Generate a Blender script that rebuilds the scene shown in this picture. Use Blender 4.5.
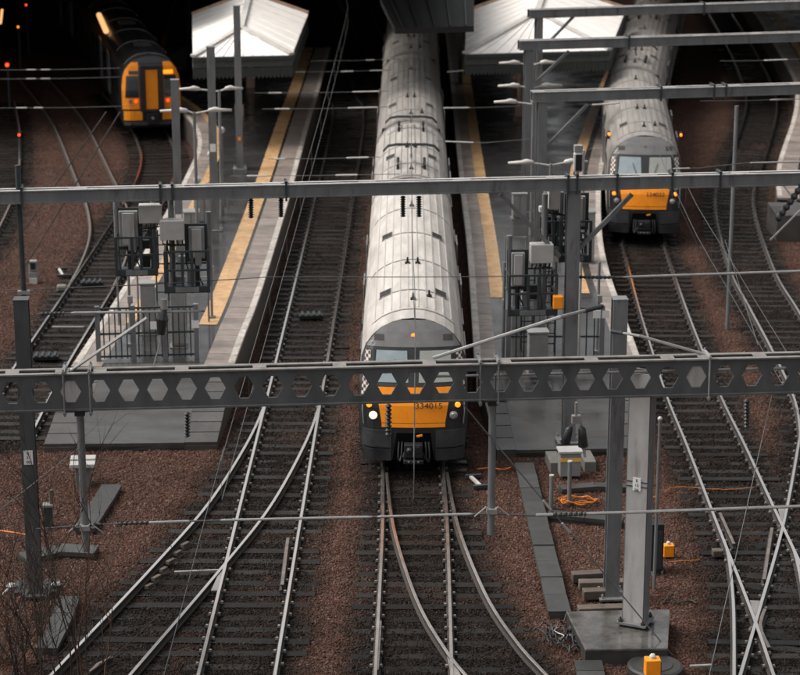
import bpy, bmesh, math, random
from mathutils import Vector, Matrix
import numpy as np
R = math.radians
random.seed(7)
scene = bpy.context.scene
for o in list(bpy.data.objects): bpy.data.objects.remove(o)
COL = scene.collection

# ------------------------------------------------------------------ camera
FPX = 2124.0                       # focal length in photo pixels (800 wide)
TH = math.atan(607 / FPX)          # downward pitch
PSI = math.atan(20 * math.cos(TH) / FPX)
CH = 17.8                          # camera height above the rails
cam = bpy.data.cameras.new('camera')
cam.sensor_width = 36.0
cam.lens = FPX / 800 * 36
cam.clip_end = 2000
cam.dof.use_dof = True
cam.dof.focus_distance = 44.0
cam.dof.aperture_fstop = 1.25
co = bpy.data.objects.new('camera', cam)
COL.objects.link(co)
co.location = (0, 0, CH)
co.rotation_euler = (math.pi / 2 - TH, 0, PSI)
scene.camera = co
scene.render.resolution_x = 1024
scene.render.resolution_y = 864

# ------------------------------------------------------------------ sky, sun, exposure
w = bpy.data.worlds.new('World'); scene.world = w; w.use_nodes = True
nt = w.node_tree; nt.nodes.clear()
sky = nt.nodes.new('ShaderNodeTexSky'); sky.sky_type = 'NISHITA'; sky.sun_disc = False
SUN_EL, SUN_AZ = 54.0, 272.0       # azimuth: clockwise from +Y; the brightest cloud stands high on the left
sky.sun_elevation = R(SUN_EL); sky.sun_rotation = R(SUN_AZ)
sky.dust_density = 7.0; sky.air_density = 1.2
hs = nt.nodes.new('ShaderNodeHueSaturation'); hs.inputs['Saturation'].default_value = 0.12
bg = nt.nodes.new('ShaderNodeBackground'); bg.inputs['Strength'].default_value = 0.105
wo = nt.nodes.new('ShaderNodeOutputWorld')
nt.links.new(sky.outputs[0], hs.inputs['Color']); nt.links.new(hs.outputs[0], bg.inputs[0]); nt.links.new(bg.outputs[0], wo.inputs[0])
sl = bpy.data.lights.new('sun', 'SUN'); sl.energy = 1.3; sl.angle = R(30); sl.color = (1, .92, .83)
so = bpy.data.objects.new('sun', sl); COL.objects.link(so)
az, el = R(SUN_AZ), R(SUN_EL)
sdir = Vector((math.sin(az) * math.cos(el), math.cos(az) * math.cos(el), math.sin(el)))
so.rotation_euler = sdir.to_track_quat('Z', 'Y').to_euler()
so.location = (0, -20, 60)
vs = scene.view_settings
vs.view_transform = 'Standard'; vs.look = 'None'; vs.gamma = 1.0; vs.exposure = 0.78
vs.use_curve_mapping = False

# ------------------------------------------------------------------ survey helpers: photo pixel + known height or plane -> world point
_fw = Vector((-math.sin(PSI) * math.cos(TH), math.cos(PSI) * math.cos(TH), -math.sin(TH)))
_rt = Vector((math.cos(PSI), math.sin(PSI), 0)); _up = _rt.cross(_fw)
def ray(x, y): return _fw * FPX + _rt * (x - 400) + _up * (337.5 - y)
def at(x, y, Z=0.0):
    d = ray(x, y); return Vector((0, 0, CH)) + d * ((Z - CH) / d.z)
def atD(x, y, D):
    d = ray(x, y); return Vector((0, 0, CH)) + d * (D / d.y)
def onplane(x, y, P, u):           # vertical plane through P containing horizontal direction u
    n = Vector((u.y, -u.x, 0)); d = ray(x, y); c = Vector((0, 0, CH))
    return c + d * ((P - c).dot(n) / d.dot(n))

# ------------------------------------------------------------------ materials
MATS = {}
def mat(name, col, rough=.5, metal=0., var=.25, scale=4., bump=0., bscale=40., wet=0., emit=0., col2=None, rand=0., spec=.5, streak=None, stain=None):
    m = bpy.data.materials.new(name); m.use_nodes = True
    t = m.node_tree; N = t.nodes; L = t.links
    p = N['Principled BSDF']
    p.inputs['Metallic'].default_value = metal
    p.inputs['Specular IOR Level'].default_value = spec
    tc = N.new('ShaderNodeTexCoord')
    geo = N.new('ShaderNodeNewGeometry')
    src = geo.outputs['Position']
    if streak:
        mp = N.new('ShaderNodeMapping'); mp.inputs['Scale'].default_value = streak; L.new(src, mp.inputs[0]); vsrc = mp.outputs[0]
    else: vsrc = src
    n1 = N.new('ShaderNodeTexNoise'); n1.inputs['Scale'].default_value = scale; n1.inputs['Detail'].default_value = 6; n1.inputs['Roughness'].default_value = .65
    L.new(vsrc, n1.inputs['Vector'])
    rp = N.new('ShaderNodeMapRange'); rp.inputs[1].default_value = .3; rp.inputs[2].default_value = .7
    L.new(n1.outputs[0], rp.inputs[0])
    mx = N.new('ShaderNodeMix'); mx.data_type = 'RGBA'
    c = Vector(col)
    a = c * (1 - var); b = Vector(col2) if col2 else c * (1 + var)
    mx.inputs[6].default_value = (*a, 1); mx.inputs[7].default_value = (*b, 1)
    L.new(rp.outputs[0], mx.inputs[0])
    out = mx.outputs[2]
    if stain:                                          # blotches and runs of another colour: (colour, threshold, scale, stretch)
        sc_, thr, ssc, sstr = stain
        m2 = N.new('ShaderNodeMapping'); m2.inputs['Scale'].default_value = sstr; L.new(src, m2.inputs[0])
        n4 = N.new('ShaderNodeTexNoise'); n4.inputs['Scale'].default_value = ssc; n4.inputs['Detail'].default_value = 7; n4.inputs['Roughness'].default_value = .7; L.new(m2.outputs[0], n4.inputs['Vector'])
        r4 = N.new('ShaderNodeMapRange'); r4.inputs[1].default_value = thr; r4.inputs[2].default_value = thr + .16; r4.inputs[4].default_value = .75; L.new(n4.outputs[0], r4.inputs[0])
        m4_ = N.new('ShaderNodeMix'); m4_.data_type = 'RGBA'; L.new(r4.outputs[0], m4_.inputs[0]); L.new(out, m4_.inputs[6]); m4_.inputs[7].default_value = (*sc_, 1); out = m4_.outputs[2]
    if rand > 0:
        oi = N.new('ShaderNodeObjectInfo'); mr = N.new('ShaderNodeMapRange'); mr.inputs[3].default_value = 1 - rand; mr.inputs[4].default_value = 1 + rand
        L.new(oi.outputs['Random'], mr.inputs[0])
        mm = N.new('ShaderNodeMix'); mm.data_type = 'RGBA'; mm.blend_type = 'MULTIPLY'; mm.inputs[0].default_value = 1
        L.new(out, mm.inputs[6]); L.new(mr.outputs[0], mm.inputs[7]); out = mm.outputs[2]
    L.new(out, p.inputs['Base Color'])
    if wet > 0:
        n2 = N.new('ShaderNodeTexNoise'); n2.inputs['Scale'].default_value = .9; n2.inputs['Detail'].default_value = 5
        L.new(src, n2.inputs['Vector'])
        r2 = N.new('ShaderNodeMapRange'); r2.inputs[1].default_value = .38; r2.inputs[2].default_value = .62; r2.inputs[3].default_value = wet; r2.inputs[4].default_value = rough
        L.new(n2.outputs[0], r2.inputs[0]); L.new(r2.outputs[0], p.inputs['Roughness'])
    else:
        r2 = N.new('ShaderNodeMapRange'); r2.inputs[3].default_value = max(rough - .1, .03); r2.inputs[4].default_value = min(rough + .1, 1)
        L.new(n1.outputs[0], r2.inputs[0]); L.new(r2.outputs[0], p.inputs['Roughness'])
    if bump > 0:
        n3 = N.new('ShaderNodeTexNoise'); n3.inputs['Scale'].default_value = bscale; n3.inputs['Detail'].default_value = 4
        L.new(src, n3.inputs['Vector'])
        bp = N.new('ShaderNodeBump'); bp.inputs['Strength'].default_value = bump; bp.inputs['Distance'].default_value = .02
        L.new(n3.outputs[0], bp.inputs['Height']); L.new(bp.outputs[0], p.inputs['Normal'])
    if emit > 0:
        p.inputs['Emission Color'].default_value = (*col, 1); p.inputs['Emission Strength'].default_value = emit
    MATS[name] = m; return m

mat('steel', (.17, .174, .178), .5, .25, .22, 3, streak=(1, 1, .35), stain=((.055, .045, .04), .55, 2.5, (1.5, 1.5, .3)))
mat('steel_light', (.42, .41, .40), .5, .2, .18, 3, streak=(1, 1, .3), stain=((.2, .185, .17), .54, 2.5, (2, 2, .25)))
mat('steel_mid', (.07, .073, .076), .5, .2, .25, 4, streak=(1, 1, .4))
mat('steel_dark', (.036, .045, .048), .5, .2, .25, 5)
mat('girder_paint', (.083, .086, .089), .5, .15, .3, 2.2, streak=(1, 1, .4), stain=((.12, .115, .11), .57, 3., (1, 1, .6)))
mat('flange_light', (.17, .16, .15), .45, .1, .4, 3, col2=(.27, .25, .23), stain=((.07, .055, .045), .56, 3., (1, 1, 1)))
mat('galv', (.33, .325, .315), .42, .4, .15, 6)
mat('wire', (.12, .12, .12), .45, .6, .2, 6)
mat('porcelain', (.42, .41, .395), .35, 0, .12, 6)
mat('insulator_black', (.02, .02, .022), .4, 0, .3, 8)
mat('white_paint', (.46, .437, .41), .5, 0, .18, 3)
mat('edge_white', (.36, .325, .29), .55, 0, .4, 4, wet=.3, col2=(.55, .50, .45))
mat('line_yellow', (.46, .265, .12), .5, 0, .3, 5, wet=.25, col2=(.58, .37, .19))
mat('coping', (.21, .175, .155), .55, 0, .22, 3, wet=.3, rand=.18, bump=.2, bscale=60)
mat('asphalt', (.034, .033, .033), .30, 0, .3, 1.2, wet=.14, spec=.75, bump=.03, bscale=60, streak=(.5, 2, 1))
mat('ramp_concrete', (.052, .05, .048), .45, 0, .45, .8, wet=.12, spec=.5, bump=.04, bscale=30, streak=(.6, 2.2, 1))
mat('ramp_slab', (.06, .056, .053), .5, 0, .25, 2, wet=.2, rand=.15)
mat('concrete', (.15, .142, .13), .65, 0, .25, 2, bump=.2, bscale=40)
mat('pad_concrete', (.075, .07, .065), .22, 0, .6, 2.5, wet=.03, spec=1., bump=.012, bscale=14)
mat('trough', (.04, .04, .038), .5, 0, .25, 3, rand=.2, bump=.25, bscale=50, wet=.35)
mat('brick_wall', (.05, .04, .035), .7, 0, .35, 3, bump=.3, bscale=20)
mat('black', (.012, .012, .013), .5, 0, .3, 8)
mat('rubber', (.02, .02, .02), .55, 0, .3, 10)
mat('sleeper', (.0115, .0095, .008), .62, 0, .6, 6, rand=.6, bump=.5, bscale=30, wet=.16, streak=(.5, 6, 1), spec=.2)
mat('timber', (.085, .066, .052), .65, 0, .35, 4, bump=.3, bscale=25, rand=.25)
mat('rail_rust', (.036, .029, .025), .7, .2, .35, 12)
mat('rail_shine', (.93, .88, .83), .2, 1, .05, 1.5)
mat('rail_dull', (.22, .185, .165), .45, .6, .3, 5)
mat('rail_mid', (.62, .56, .51), .25, .95, .2, 2)
mat('chair_iron', (.06, .05, .046), .5, .4, .4, 12)
mat('clip', (.28, .25, .23), .45, .4, .4, 15)
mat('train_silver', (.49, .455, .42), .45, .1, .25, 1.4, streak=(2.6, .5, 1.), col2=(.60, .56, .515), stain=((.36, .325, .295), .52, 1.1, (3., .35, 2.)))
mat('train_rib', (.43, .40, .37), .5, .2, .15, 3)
mat('train_silver_half_shaded', (.37, .345, .32), .48, .1, .22, 1.4, streak=(2.6, .5, 1.), col2=(.45, .42, .39), stain=((.2, .18, .16), .5, 1.1, (3., .35, 2.)))  # second coach: silver darkened by painted roof shade, plus stains
mat('train_rib_shaded', (.19, .175, .16), .5, .1, .2, 3)  # ribs darkened to go with the painted shade
mat('train_silver_shaded', (.26, .24, .22), .5, .1, .2, 1.2, streak=(2.2, .35, 1), stain=((.13, .115, .10), .5, 1.1, (3., .35, 2.)))  # rearmost coaches and right train: deeper shade put into the colour, plus stains
mat('train_grey', (.17, .165, .165), .4, .2, .18, 3)
mat('train_skirt', (.034, .036, .04), .42, 0, .3, 4)
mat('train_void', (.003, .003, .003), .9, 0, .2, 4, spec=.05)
mat('train_dark', (.018, .019, .021), .38, 0, .3, 4)
mat('train_black', (.008, .008, .009), .45, 0, .3, 4)
mat('train_orange', (.96, .295, .006), .45, 0, .08, 4, stain=((.5, .13, .006), .56, 3., (1, 1, .5)))
mat('train_dirty', (.05, .045, .043), .65, 0, .4, 3)
mat('roof_vent', (.26, .25, .245), .5, .3, .2, 6)
mat('glass_dark', (.02, .024, .028), .06, 0, .1, 2, spec=.8)
mat('glass_blind', (.26, .31, .33), .15, 0, .15, 3, spec=.4)
mat('glass_blind_grey', (.30, .305, .285), .15, 0, .12, 3, spec=.4)
mat('lamp_white', (1, .93, .82), .3, 0, 0, 4, emit=2.2)
mat('lamp_halo', (1, .8, .55), .3, 0, 0, 4, emit=.55)
mat('lamp_off', (.3, .3, .3), .15, .3, .1, 8)
mat('lamp_amber', (1, .22, .01), .3, 0, 0, 4, emit=1.3)
mat('lamp_red', (1, .05, .008), .3, 0, 0, 4, emit=2.2)
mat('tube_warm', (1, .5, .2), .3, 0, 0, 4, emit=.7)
mat('canopy_sheet', (.80, .76, .72), .5, 0, .08, 2, stain=((.7, .655, .61), .56, 1.2, (1, 1, 1)))
mat('canopy_trim', (.45, .30, .2), .6, 0, .3, 4)
mat('valance', (.028, .034, .031), .55, 0, .3, 6)
mat('valance_light', (.06, .068, .063), .55, 0, .3, 6)
mat('shed_dark', (.03, .03, .032), .8, 0, .3, 1)
mat('shed_roof', (.016, .0155, .015), .7, 0, .3, .8)
mat('tan_render', (.36, .25, .2), .7, 0, .2, 4)
mat('cabinet', (.235, .235, .228), .45, .1, .12, 4)
mat('cabinet_white', (.38, .37, .355), .45, 0, .12, 4)
mat('orange_plastic', (.9, .28, .01), .4, 0, .1, 4)
mat('orange_cable', (.5, .14, .008), .5, 0, .2, 8)
mat('twig', (.028, .017, .012), .8, 0, .5, 6)
mat('twig_rust', (.085, .034, .012), .8, 0, .4, 6)
mat('sign_white', (.72, .71, .69), .5, 0, .05, 4)
mat('sign_yellow', (.75, .43, .08), .5, 0, .08, 4)

# two-tone chequer on the cab corners
m = bpy.data.materials.new('chequer'); m.use_nodes = True; t = m.node_tree
tc = t.nodes.new('ShaderNodeTexCoord'); ck = t.nodes.new('ShaderNodeTexChecker'); ck.inputs['Scale'].default_value = 13.0
ck.inputs['Color1'].default_value = (.6, .5, .43, 1); ck.inputs['Color2'].default_value = (.04, .03, .03, 1)
mp = t.nodes.new('ShaderNodeMapping'); mp.inputs['Location'].default_value = (.003, .0, .013); mp.inputs['Scale'].default_value = (1.3, 0, 1)
t.links.new(tc.outputs['Object'], mp.inputs[0]); t.links.new(mp.outputs[0], ck.inputs[0]); t.links.new(ck.outputs[0], t.nodes['Principled BSDF'].inputs['Base Color'])
MATS['chequer'] = m

# ballast: reddish brown stone, oil-black where the trains run (vertex attribute 'dirt' measured from the track centrelines)
def ballast_mat(name, stones):
    m = bpy.data.materials.new(name); m.use_nodes = True; t = m.node_tree; N = t.nodes; L = t.links
    p = N['Principled BSDF']; geo = N.new('ShaderNodeNewGeometry')
    at_ = N.new('ShaderNodeAttribute'); at_.attribute_name = 'dirt'
    if stones: at_.attribute_type = 'INSTANCER'
    n1 = N.new('ShaderNodeTexNoise'); n1.inputs['Scale'].default_value = .55; n1.inputs['Detail'].default_value = 8; n1.inputs['Roughness'].default_value = .7
    L.new(geo.outputs['Position'], n1.inputs['Vector'])
    ad = N.new('ShaderNodeMath'); ad.operation = 'ADD'
    mr = N.new('ShaderNodeMapRange'); mr.inputs[1].default_value = .3; mr.inputs[2].default_value = .7; mr.inputs[3].default_value = -.42; mr.inputs[4].default_value = .42
    L.new(n1.outputs[0], mr.inputs[0]); L.new(at_.outputs['Fac'], ad.inputs[0]); L.new(mr.outputs[0], ad.inputs[1]); ad.use_clamp = True
    if stones:
        oi = N.new('ShaderNodeObjectInfo'); rnd = oi.outputs['Random']
    else:
        v = N.new('ShaderNodeTexVoronoi'); v.inputs['Scale'].default_value = 18; L.new(geo.outputs['Position'], v.inputs['Vector'])
        sx = N.new('ShaderNodeSeparateColor'); L.new(v.outputs['Color'], sx.inputs[0]); rnd = sx.outputs[0]
    cr = N.new('ShaderNodeValToRGB'); e = cr.color_ramp.elements
    k = .98 if stones else .6
    e[0].position = 0; e[0].color = (.046 * k, .027 * k, .021 * k, 1)
    e[1].position = 1; e[1].color = (.16 * k, .115 * k, .097 * k, 1)
    for pos, c in ((.35, (.098, .048, .034)), (.6, (.122, .060, .043)), (.85, (.082, .049, .038))):
        q = e.new(pos); q.color = (c[0] * k, c[1] * k, c[2] * k, 1)
    L.new(rnd, cr.inputs[0])
    cd = N.new('ShaderNodeValToRGB'); e = cd.color_ramp.elements
    e[0].color = (.005 * k, .0045 * k, .004 * k, 1); e[1].color = (.030 * k, .022 * k, .018 * k, 1)
    L.new(rnd, cd.inputs[0])
    mx = N.new('ShaderNodeMix'); mx.data_type = 'RGBA'
    L.new(ad.outputs[0], mx.inputs[0]); L.new(cr.outputs[0], mx.inputs[6]); L.new(cd.outputs[0], mx.inputs[7])
    L.new(mx.outputs[2], p.inputs['Base Color'])
    p.inputs['Roughness'].default_value = .6 if stones else .85
    p.inputs['Specular IOR Level'].default_value = .1
    if not stones:
        bp = N.new('ShaderNodeBump'); bp.inputs['Strength'].default_value = .9; bp.inputs['Distance'].default_value = .04
        L.new(v.outputs['Distance'], bp.inputs['Height']); L.new(bp.outputs[0], p.inputs['Normal'])
    MATS[name] = m
ballast_mat('ballast', False); ballast_mat('ballast_stone', True)

# ------------------------------------------------------------------ mesh helpers
class MB:
    def __init__(s): s.v = []; s.f = []; s.mi = []; s.cur = 0
    def add(s, vs, fs, mi=None):
        b = len(s.v); s.v += [tuple(v) for v in vs]; s.f += [tuple(b + i for i in f) for f in fs]
        s.mi += [s.cur if mi is None else mi] * len(fs); return s
    def box(s, c, d, rz=0., M=None):
        x, y, z = d[0] / 2, d[1] / 2, d[2] / 2
        V = [Vector((a * x, b * y, e * z)) for e in (-1, 1) for a, b in ((-1, -1), (1, -1), (1, 1), (-1, 1))]
        if M: V = [M @ v for v in V]
        if rz: r = Matrix.Rotation(rz, 3, 'Z'); V = [r @ v for v in V]
        c = Vector(c)
        return s.add([v + c for v in V], [(3, 2, 1, 0), (4, 5, 6, 7), (0, 1, 5, 4), (1, 2, 6, 5), (2, 3, 7, 6), (3, 0, 4, 7)])
    def bar(s, a, b, wd, ht=None, up=(0, 0, 1)):      # rectangular bar from a to b
        a, b = Vector(a), Vector(b); d = (b - a).normalized(); ht = ht or wd
        u = d.cross(Vector(up))
        if u.length < 1e-4: u = d.cross(Vector((0, 1, 0)))
        u.normalize(); v = u.cross(d)
        V = [p + u * (i * wd / 2) + v * (j * ht / 2) for p in (a, b) for i, j in ((-1, -1), (1, -1), (1, 1), (-1, 1))]
        return s.add(V, [(3, 2, 1, 0), (4, 5, 6, 7), (0, 1, 5, 4), (1, 2, 6, 5), (2, 3, 7, 6), (3, 0, 4, 7)])
    def tube(s, pts, r, n=8, caps=True):
        pts = [Vector(p) for p in pts]; rs = r if isinstance(r, (list, tuple)) else [r] * len(pts)
        V = []; F = []; pu = None
        for i, p in enumerate(pts):
            d = (pts[min(i + 1, len(pts) - 1)] - pts[max(i - 1, 0)])
            d = d.normalized() if d.length > 1e-9 else Vector((0, 0, 1))
            if pu is None:
                u = d.cross(Vector((0, 0, 1)));  u = u if u.length > 1e-3 else d.cross(Vector((0, 1, 0)))
            else: u = pu - d * pu.dot(d)
            u.normalize(); pu = u; v = d.cross(u)
            V += [p + (u * math.cos(2 * math.pi * k / n) + v * math.sin(2 * math.pi * k / n)) * rs[i] for k in range(n)]
        for i in range(len(pts) - 1):
            for k in range(n):
                k2 = (k + 1) % n; F.append((i * n + k, i * n + k2, (i + 1) * n + k2, (i + 1) * n + k))
        if caps: F.append(tuple(range(n - 1, -1, -1))); F.append(tuple((len(pts) - 1) * n + k for k in range(n)))
        return s.add(V, F)
    def prism(s, poly, z0, z1):                        # vertical prism of an xy outline (counter-clockwise)
        n = len(poly); V = [(p[0], p[1], z0) for p in poly] + [(p[0], p[1], z1) for p in poly]
        F = [tuple(range(n - 1, -1, -1)), tuple(range(n, 2 * n))] + [(i, (i + 1) % n, n + (i + 1) % n, n + i) for i in range(n)]
        return s.add(V, F)
    def ball(s, c, r, n=10, sq=(1, 1, 1)):
        c = Vector(c); V = [c + Vector((0, 0, -r * sq[2]))]; F = []; m_ = n // 2
        for i in range(1, m_):
            a = -math.pi / 2 + math.pi * i / m_
            V += [c + Vector((math.cos(a) * math.cos(2 * math.pi * k / n) * sq[0], math.cos(a) * math.sin(2 * math.pi * k / n) * sq[1], math.sin(a) * sq[2])) * r for k in range(n)]
        V.append(c + Vector((0, 0, r * sq[2])))
        for k in range(n): F.append((0, 1 + (k + 1) % n, 1 + k))
        for i in range(m_ - 2):
            for k in range(n):
                a = 1 + i * n; F.append((a + k, a + (k + 1) % n, a + n + (k + 1) % n, a + n + k))
        a = 1 + (m_ - 2) * n
        for k in range(n): F.append((a + k, a + (k + 1) % n, len(V) - 1))
        return s.add(V, F)
    def mesh(s, name, mats, smooth=False):
        me = bpy.data.meshes.new(name); me.from_pydata(s.v, [], s.f)
        for x in (mats if isinstance(mats, (list, tuple)) else [mats]): me.materials.append(MATS[x])
        if max(s.mi, default=0) > 0: me.polygons.foreach_set('material_index', s.mi)
        if smooth: me.polygons.foreach_set('use_smooth', [True] * len(me.polygons))
        me.update(); return me
    def build(s, name, mats, parent=None, smooth=False, bevel=0.):
        o = bpy.data.objects.new(name, s.mesh(name, mats, smooth)); COL.objects.link(o)
        if parent: o.parent = parent
        if bevel:
            b = o.modifiers.new('bevel', 'BEVEL'); b.width = bevel; b.segments = 2; b.limit_method = 'ANGLE'
        return o
def tag(o, label, cat, group=None):
    o['label'] = label; o['category'] = cat
    if group: o['group'] = group
    return o
def thing(name, label, cat, loc=(0, 0, 0), rz=0., group=None):
    o = bpy.data.objects.new(name, None); COL.objects.link(o); o.location = loc; o.rotation_euler = (0, 0, rz); o.empty_display_size = .3
    return tag(o, label, cat, group)
def structure(o): o['kind'] = 'structure'; return o
def stuff(o): o['kind'] = 'stuff'; return o
def inst(name, me, parent, M):
    o = bpy.data.objects.new(name, me); COL.objects.link(o); o.parent = parent; o.matrix_local = M; return o
def text(name, s, size, material, parent, M):
    cu = bpy.data.curves.new(name, 'FONT'); cu.body = s; cu.size = size; cu.extrude = .002; cu.align_x = 'CENTER'; cu.align_y = 'CENTER'
    tmp = bpy.data.objects.new('tmp', cu); COL.objects.link(tmp)
    dg = bpy.context.evaluated_depsgraph_get(); me = bpy.data.meshes.new_from_object(tmp.evaluated_get(dg))
    bpy.data.objects.remove(tmp); me.materials.clear(); me.materials.append(MATS[material]); me.name = name
    return inst(name, me, parent, M)
FACING = Matrix.Rotation(math.pi / 2, 4, 'X')          # text upright, read from -Y

def resample(pts, step):
    """Catmull-Rom through the 2-D/3-D points, resampled to even steps."""
    P = [Vector(p) for p in pts]; P = [P[0] * 2 - P[1]] + P + [P[-1] * 2 - P[-2]]; out = []
    for i in range(1, len(P) - 2):
        a, b, c, d = P[i - 1:i + 3]
        n = max(2, int((c - b).length / .25))
        for k in range(n):
            t_ = k / n
            out.append(.5 * ((2 * b) + (c - a) * t_ + (2 * a - 5 * b + 4 * c - d) * t_ ** 2 + (3 * b - a - 3 * c + d) * t_ ** 3))
    out.append(P[-2])
    res = [out[0]]; acc = 0.
    for i in range(1, len(out)):
        seg = (out[i] - out[i - 1]).length; pos = 0.
        while acc + seg - pos >= step:
            pos += step - acc; acc = 0.; res.append(out[i - 1].lerp(out[i], pos / seg))
        acc += seg - pos
    return res
def offset(line, d):
    """Shift a ground line sideways; +d is to the right when walking towards +Y."""
    o = []
    for i, p in enumerate(line):
        t_ = (line[min(i + 1, len(line) - 1)] - line[max(i - 1, 0)]); t_ = Vector((t_.x, t_.y, 0)).normalized()
        o.append(p + Vector((t_.y, -t_.x, 0)) * d)
    return o
def xat(line, y):
    for a, b in zip(line, line[1:]):
        if (a.y - y) * (b.y - y) <= 0 and a.y != b.y: return a.x + (b.x - a.x) * (y - a.y) / (b.y - a.y)
    return None

# ================================================================== TRACKS
G = 1.505
def ground_line(px, step=.5): return [Vector((p.x, p.y, 0)) for p in resample([at(x, y, 0) for x, y in px], step)]
def centre(px, side): # side -1: traced rail is the left one, +1: the right one
    l = ground_line(px); l = l if l[0].y < l[-1].y else l[::-1]
    return offset(l, G / 2 if side < 0 else -G / 2)
def ext_near(line, y):  # run a line on towards the camera
    d = (line[0] - line[1]).normalized(); out = []; p = line[0]
    while p.y > y: p = p + d * .5; out.append(p)
    return out[::-1] + line
TR = {}
TR['L1'] = centre([(-25, 432), (12, 370), (60, 299), (111, 223), (130, 193), (141, 163), (138, 140), (122, 112), (100, 90)], -1)
TR['L2'] = centre([(66, 290), (80, 264), (88, 243), (90, 225), (86, 203), (77, 181), (56, 130), (40, 105), (20, 80)], -1)
TR['L3'] = centre([(-60, 330), (-25, 270), (0, 225), (13, 197), (18, 182), (20, 150), (19, 125), (14, 100)], +1)
TR['C1'] = ext_near(centre([(275, 673), (313, 445), (327, 361), (349.5, 220), (364, 114), (357, 95), (347, 72), (333, 45), (323, 25), (320, 6), (321, -15)], +1), 30)
TR['C2'] = ext_near(centre([(131, 673), (221, 568), (270, 506), (304, 445), (319, 405), (327, 365)], +1), 30)
TR['C0'] = centre([(404, 118), (386, 85), (372, 62), (358, 40), (351, 22), (349, 6), (352, -15)], -1)
TR['T'] = ext_near(centre([(452, 675), (447.5, 530), (444, 479), (439, 400), (430, 200), (426, 100), (423, -10)], +1), 30)
TR['U'] = ext_near(centre([(466, 675), (446, 650), (418, 602), (396, 537), (388, 488), (386, 450)], -1), 30)
TR['R1'] = ext_near(centre([(774, 675), (752, 612), (712, 510), (687, 445), (668, 399), (653, 353), (637, 300), (624, 247), (614, 200), (614, 150), (626, 100), (645, 50), (655, 10)], -1), 30)
TR['R2'] = ext_near(centre([(740, 675), (756, 620), (783, 525), (798, 447), (800, 430), (794, 397), (774, 353), (749, 306), (731, 271), (717, 218), (717.5, 184), (734.5, 143), (746.5, 106), (743, 82), (726, 44), (709, 14), (696, -8)], -1), 30)
TR['R3'] = ext_near(centre([(734, 690), (734, 640), (733, 598), (728, 553), (720, 530)], -1), 30)

# flat-bottom rail section, head last
RAIL = [(-.07, -.16), (.07, -.16), (.07, -.145), (.012, -.125), (.012, -.045), (.036, -.035), (.036, -.006), (.028, 0), (-.028, 0), (-.036, -.006), (-.036, -.035), (-.012, -.045), (-.012, -.125), (-.07, -.145)]
def sweep_rail(line, shine='rail_shine', z=0.):
    mb = MB(); n = len(RAIL); V = []; F = []; mi = []
    for i, p in enumerate(line):
        t_ = (line[min(i + 1, len(line) - 1)] - line[max(i - 1, 0)]).normalized(); s_ = Vector((t_.y, -t_.x, 0))
        V += [p + s_ * a + Vector((0, 0, b + z)) for a, b in RAIL]
    for i in range(len(line) - 1):
        for k in range(n):
            k2 = (k + 1) % n; F.append((i * n + k, i * n + k2, i * n + n + k2, i * n + n + k)); mi.append(1 if k in (6, 7, 8) else 0)
    F.append(tuple(range(n - 1, -1, -1))); F.append(tuple((len(line) - 1) * n + k for k in range(n))); mi += [0, 0]
    mb.v = [tuple(v) for v in V]; mb.f = F; mb.mi = mi
    return mb
sm = MB()
sm.add([(-.5, -.125, -.07), (.5, -.125, -.07), (.5, .125, -.07), (-.5, .125, -.07), (-.5, -.125, .05), (.5, -.125, .05), (.5, .125, .05), (-.5, .125, .05), (-.497, -.105, .065), (.497, -.105, .065), (.497, .105, .065), (-.497, .105, .065)],
       [(8, 9, 10, 11), (0, 1, 5, 4), (1, 2, 6, 5), (2, 3, 7, 6), (3, 0, 4, 7), (4, 5, 9, 8), (5, 6, 10, 9), (6, 7, 11, 10), (7, 4, 8, 11)])
SLEEPER = sm.mesh('sleeper', 'sleeper')
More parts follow.
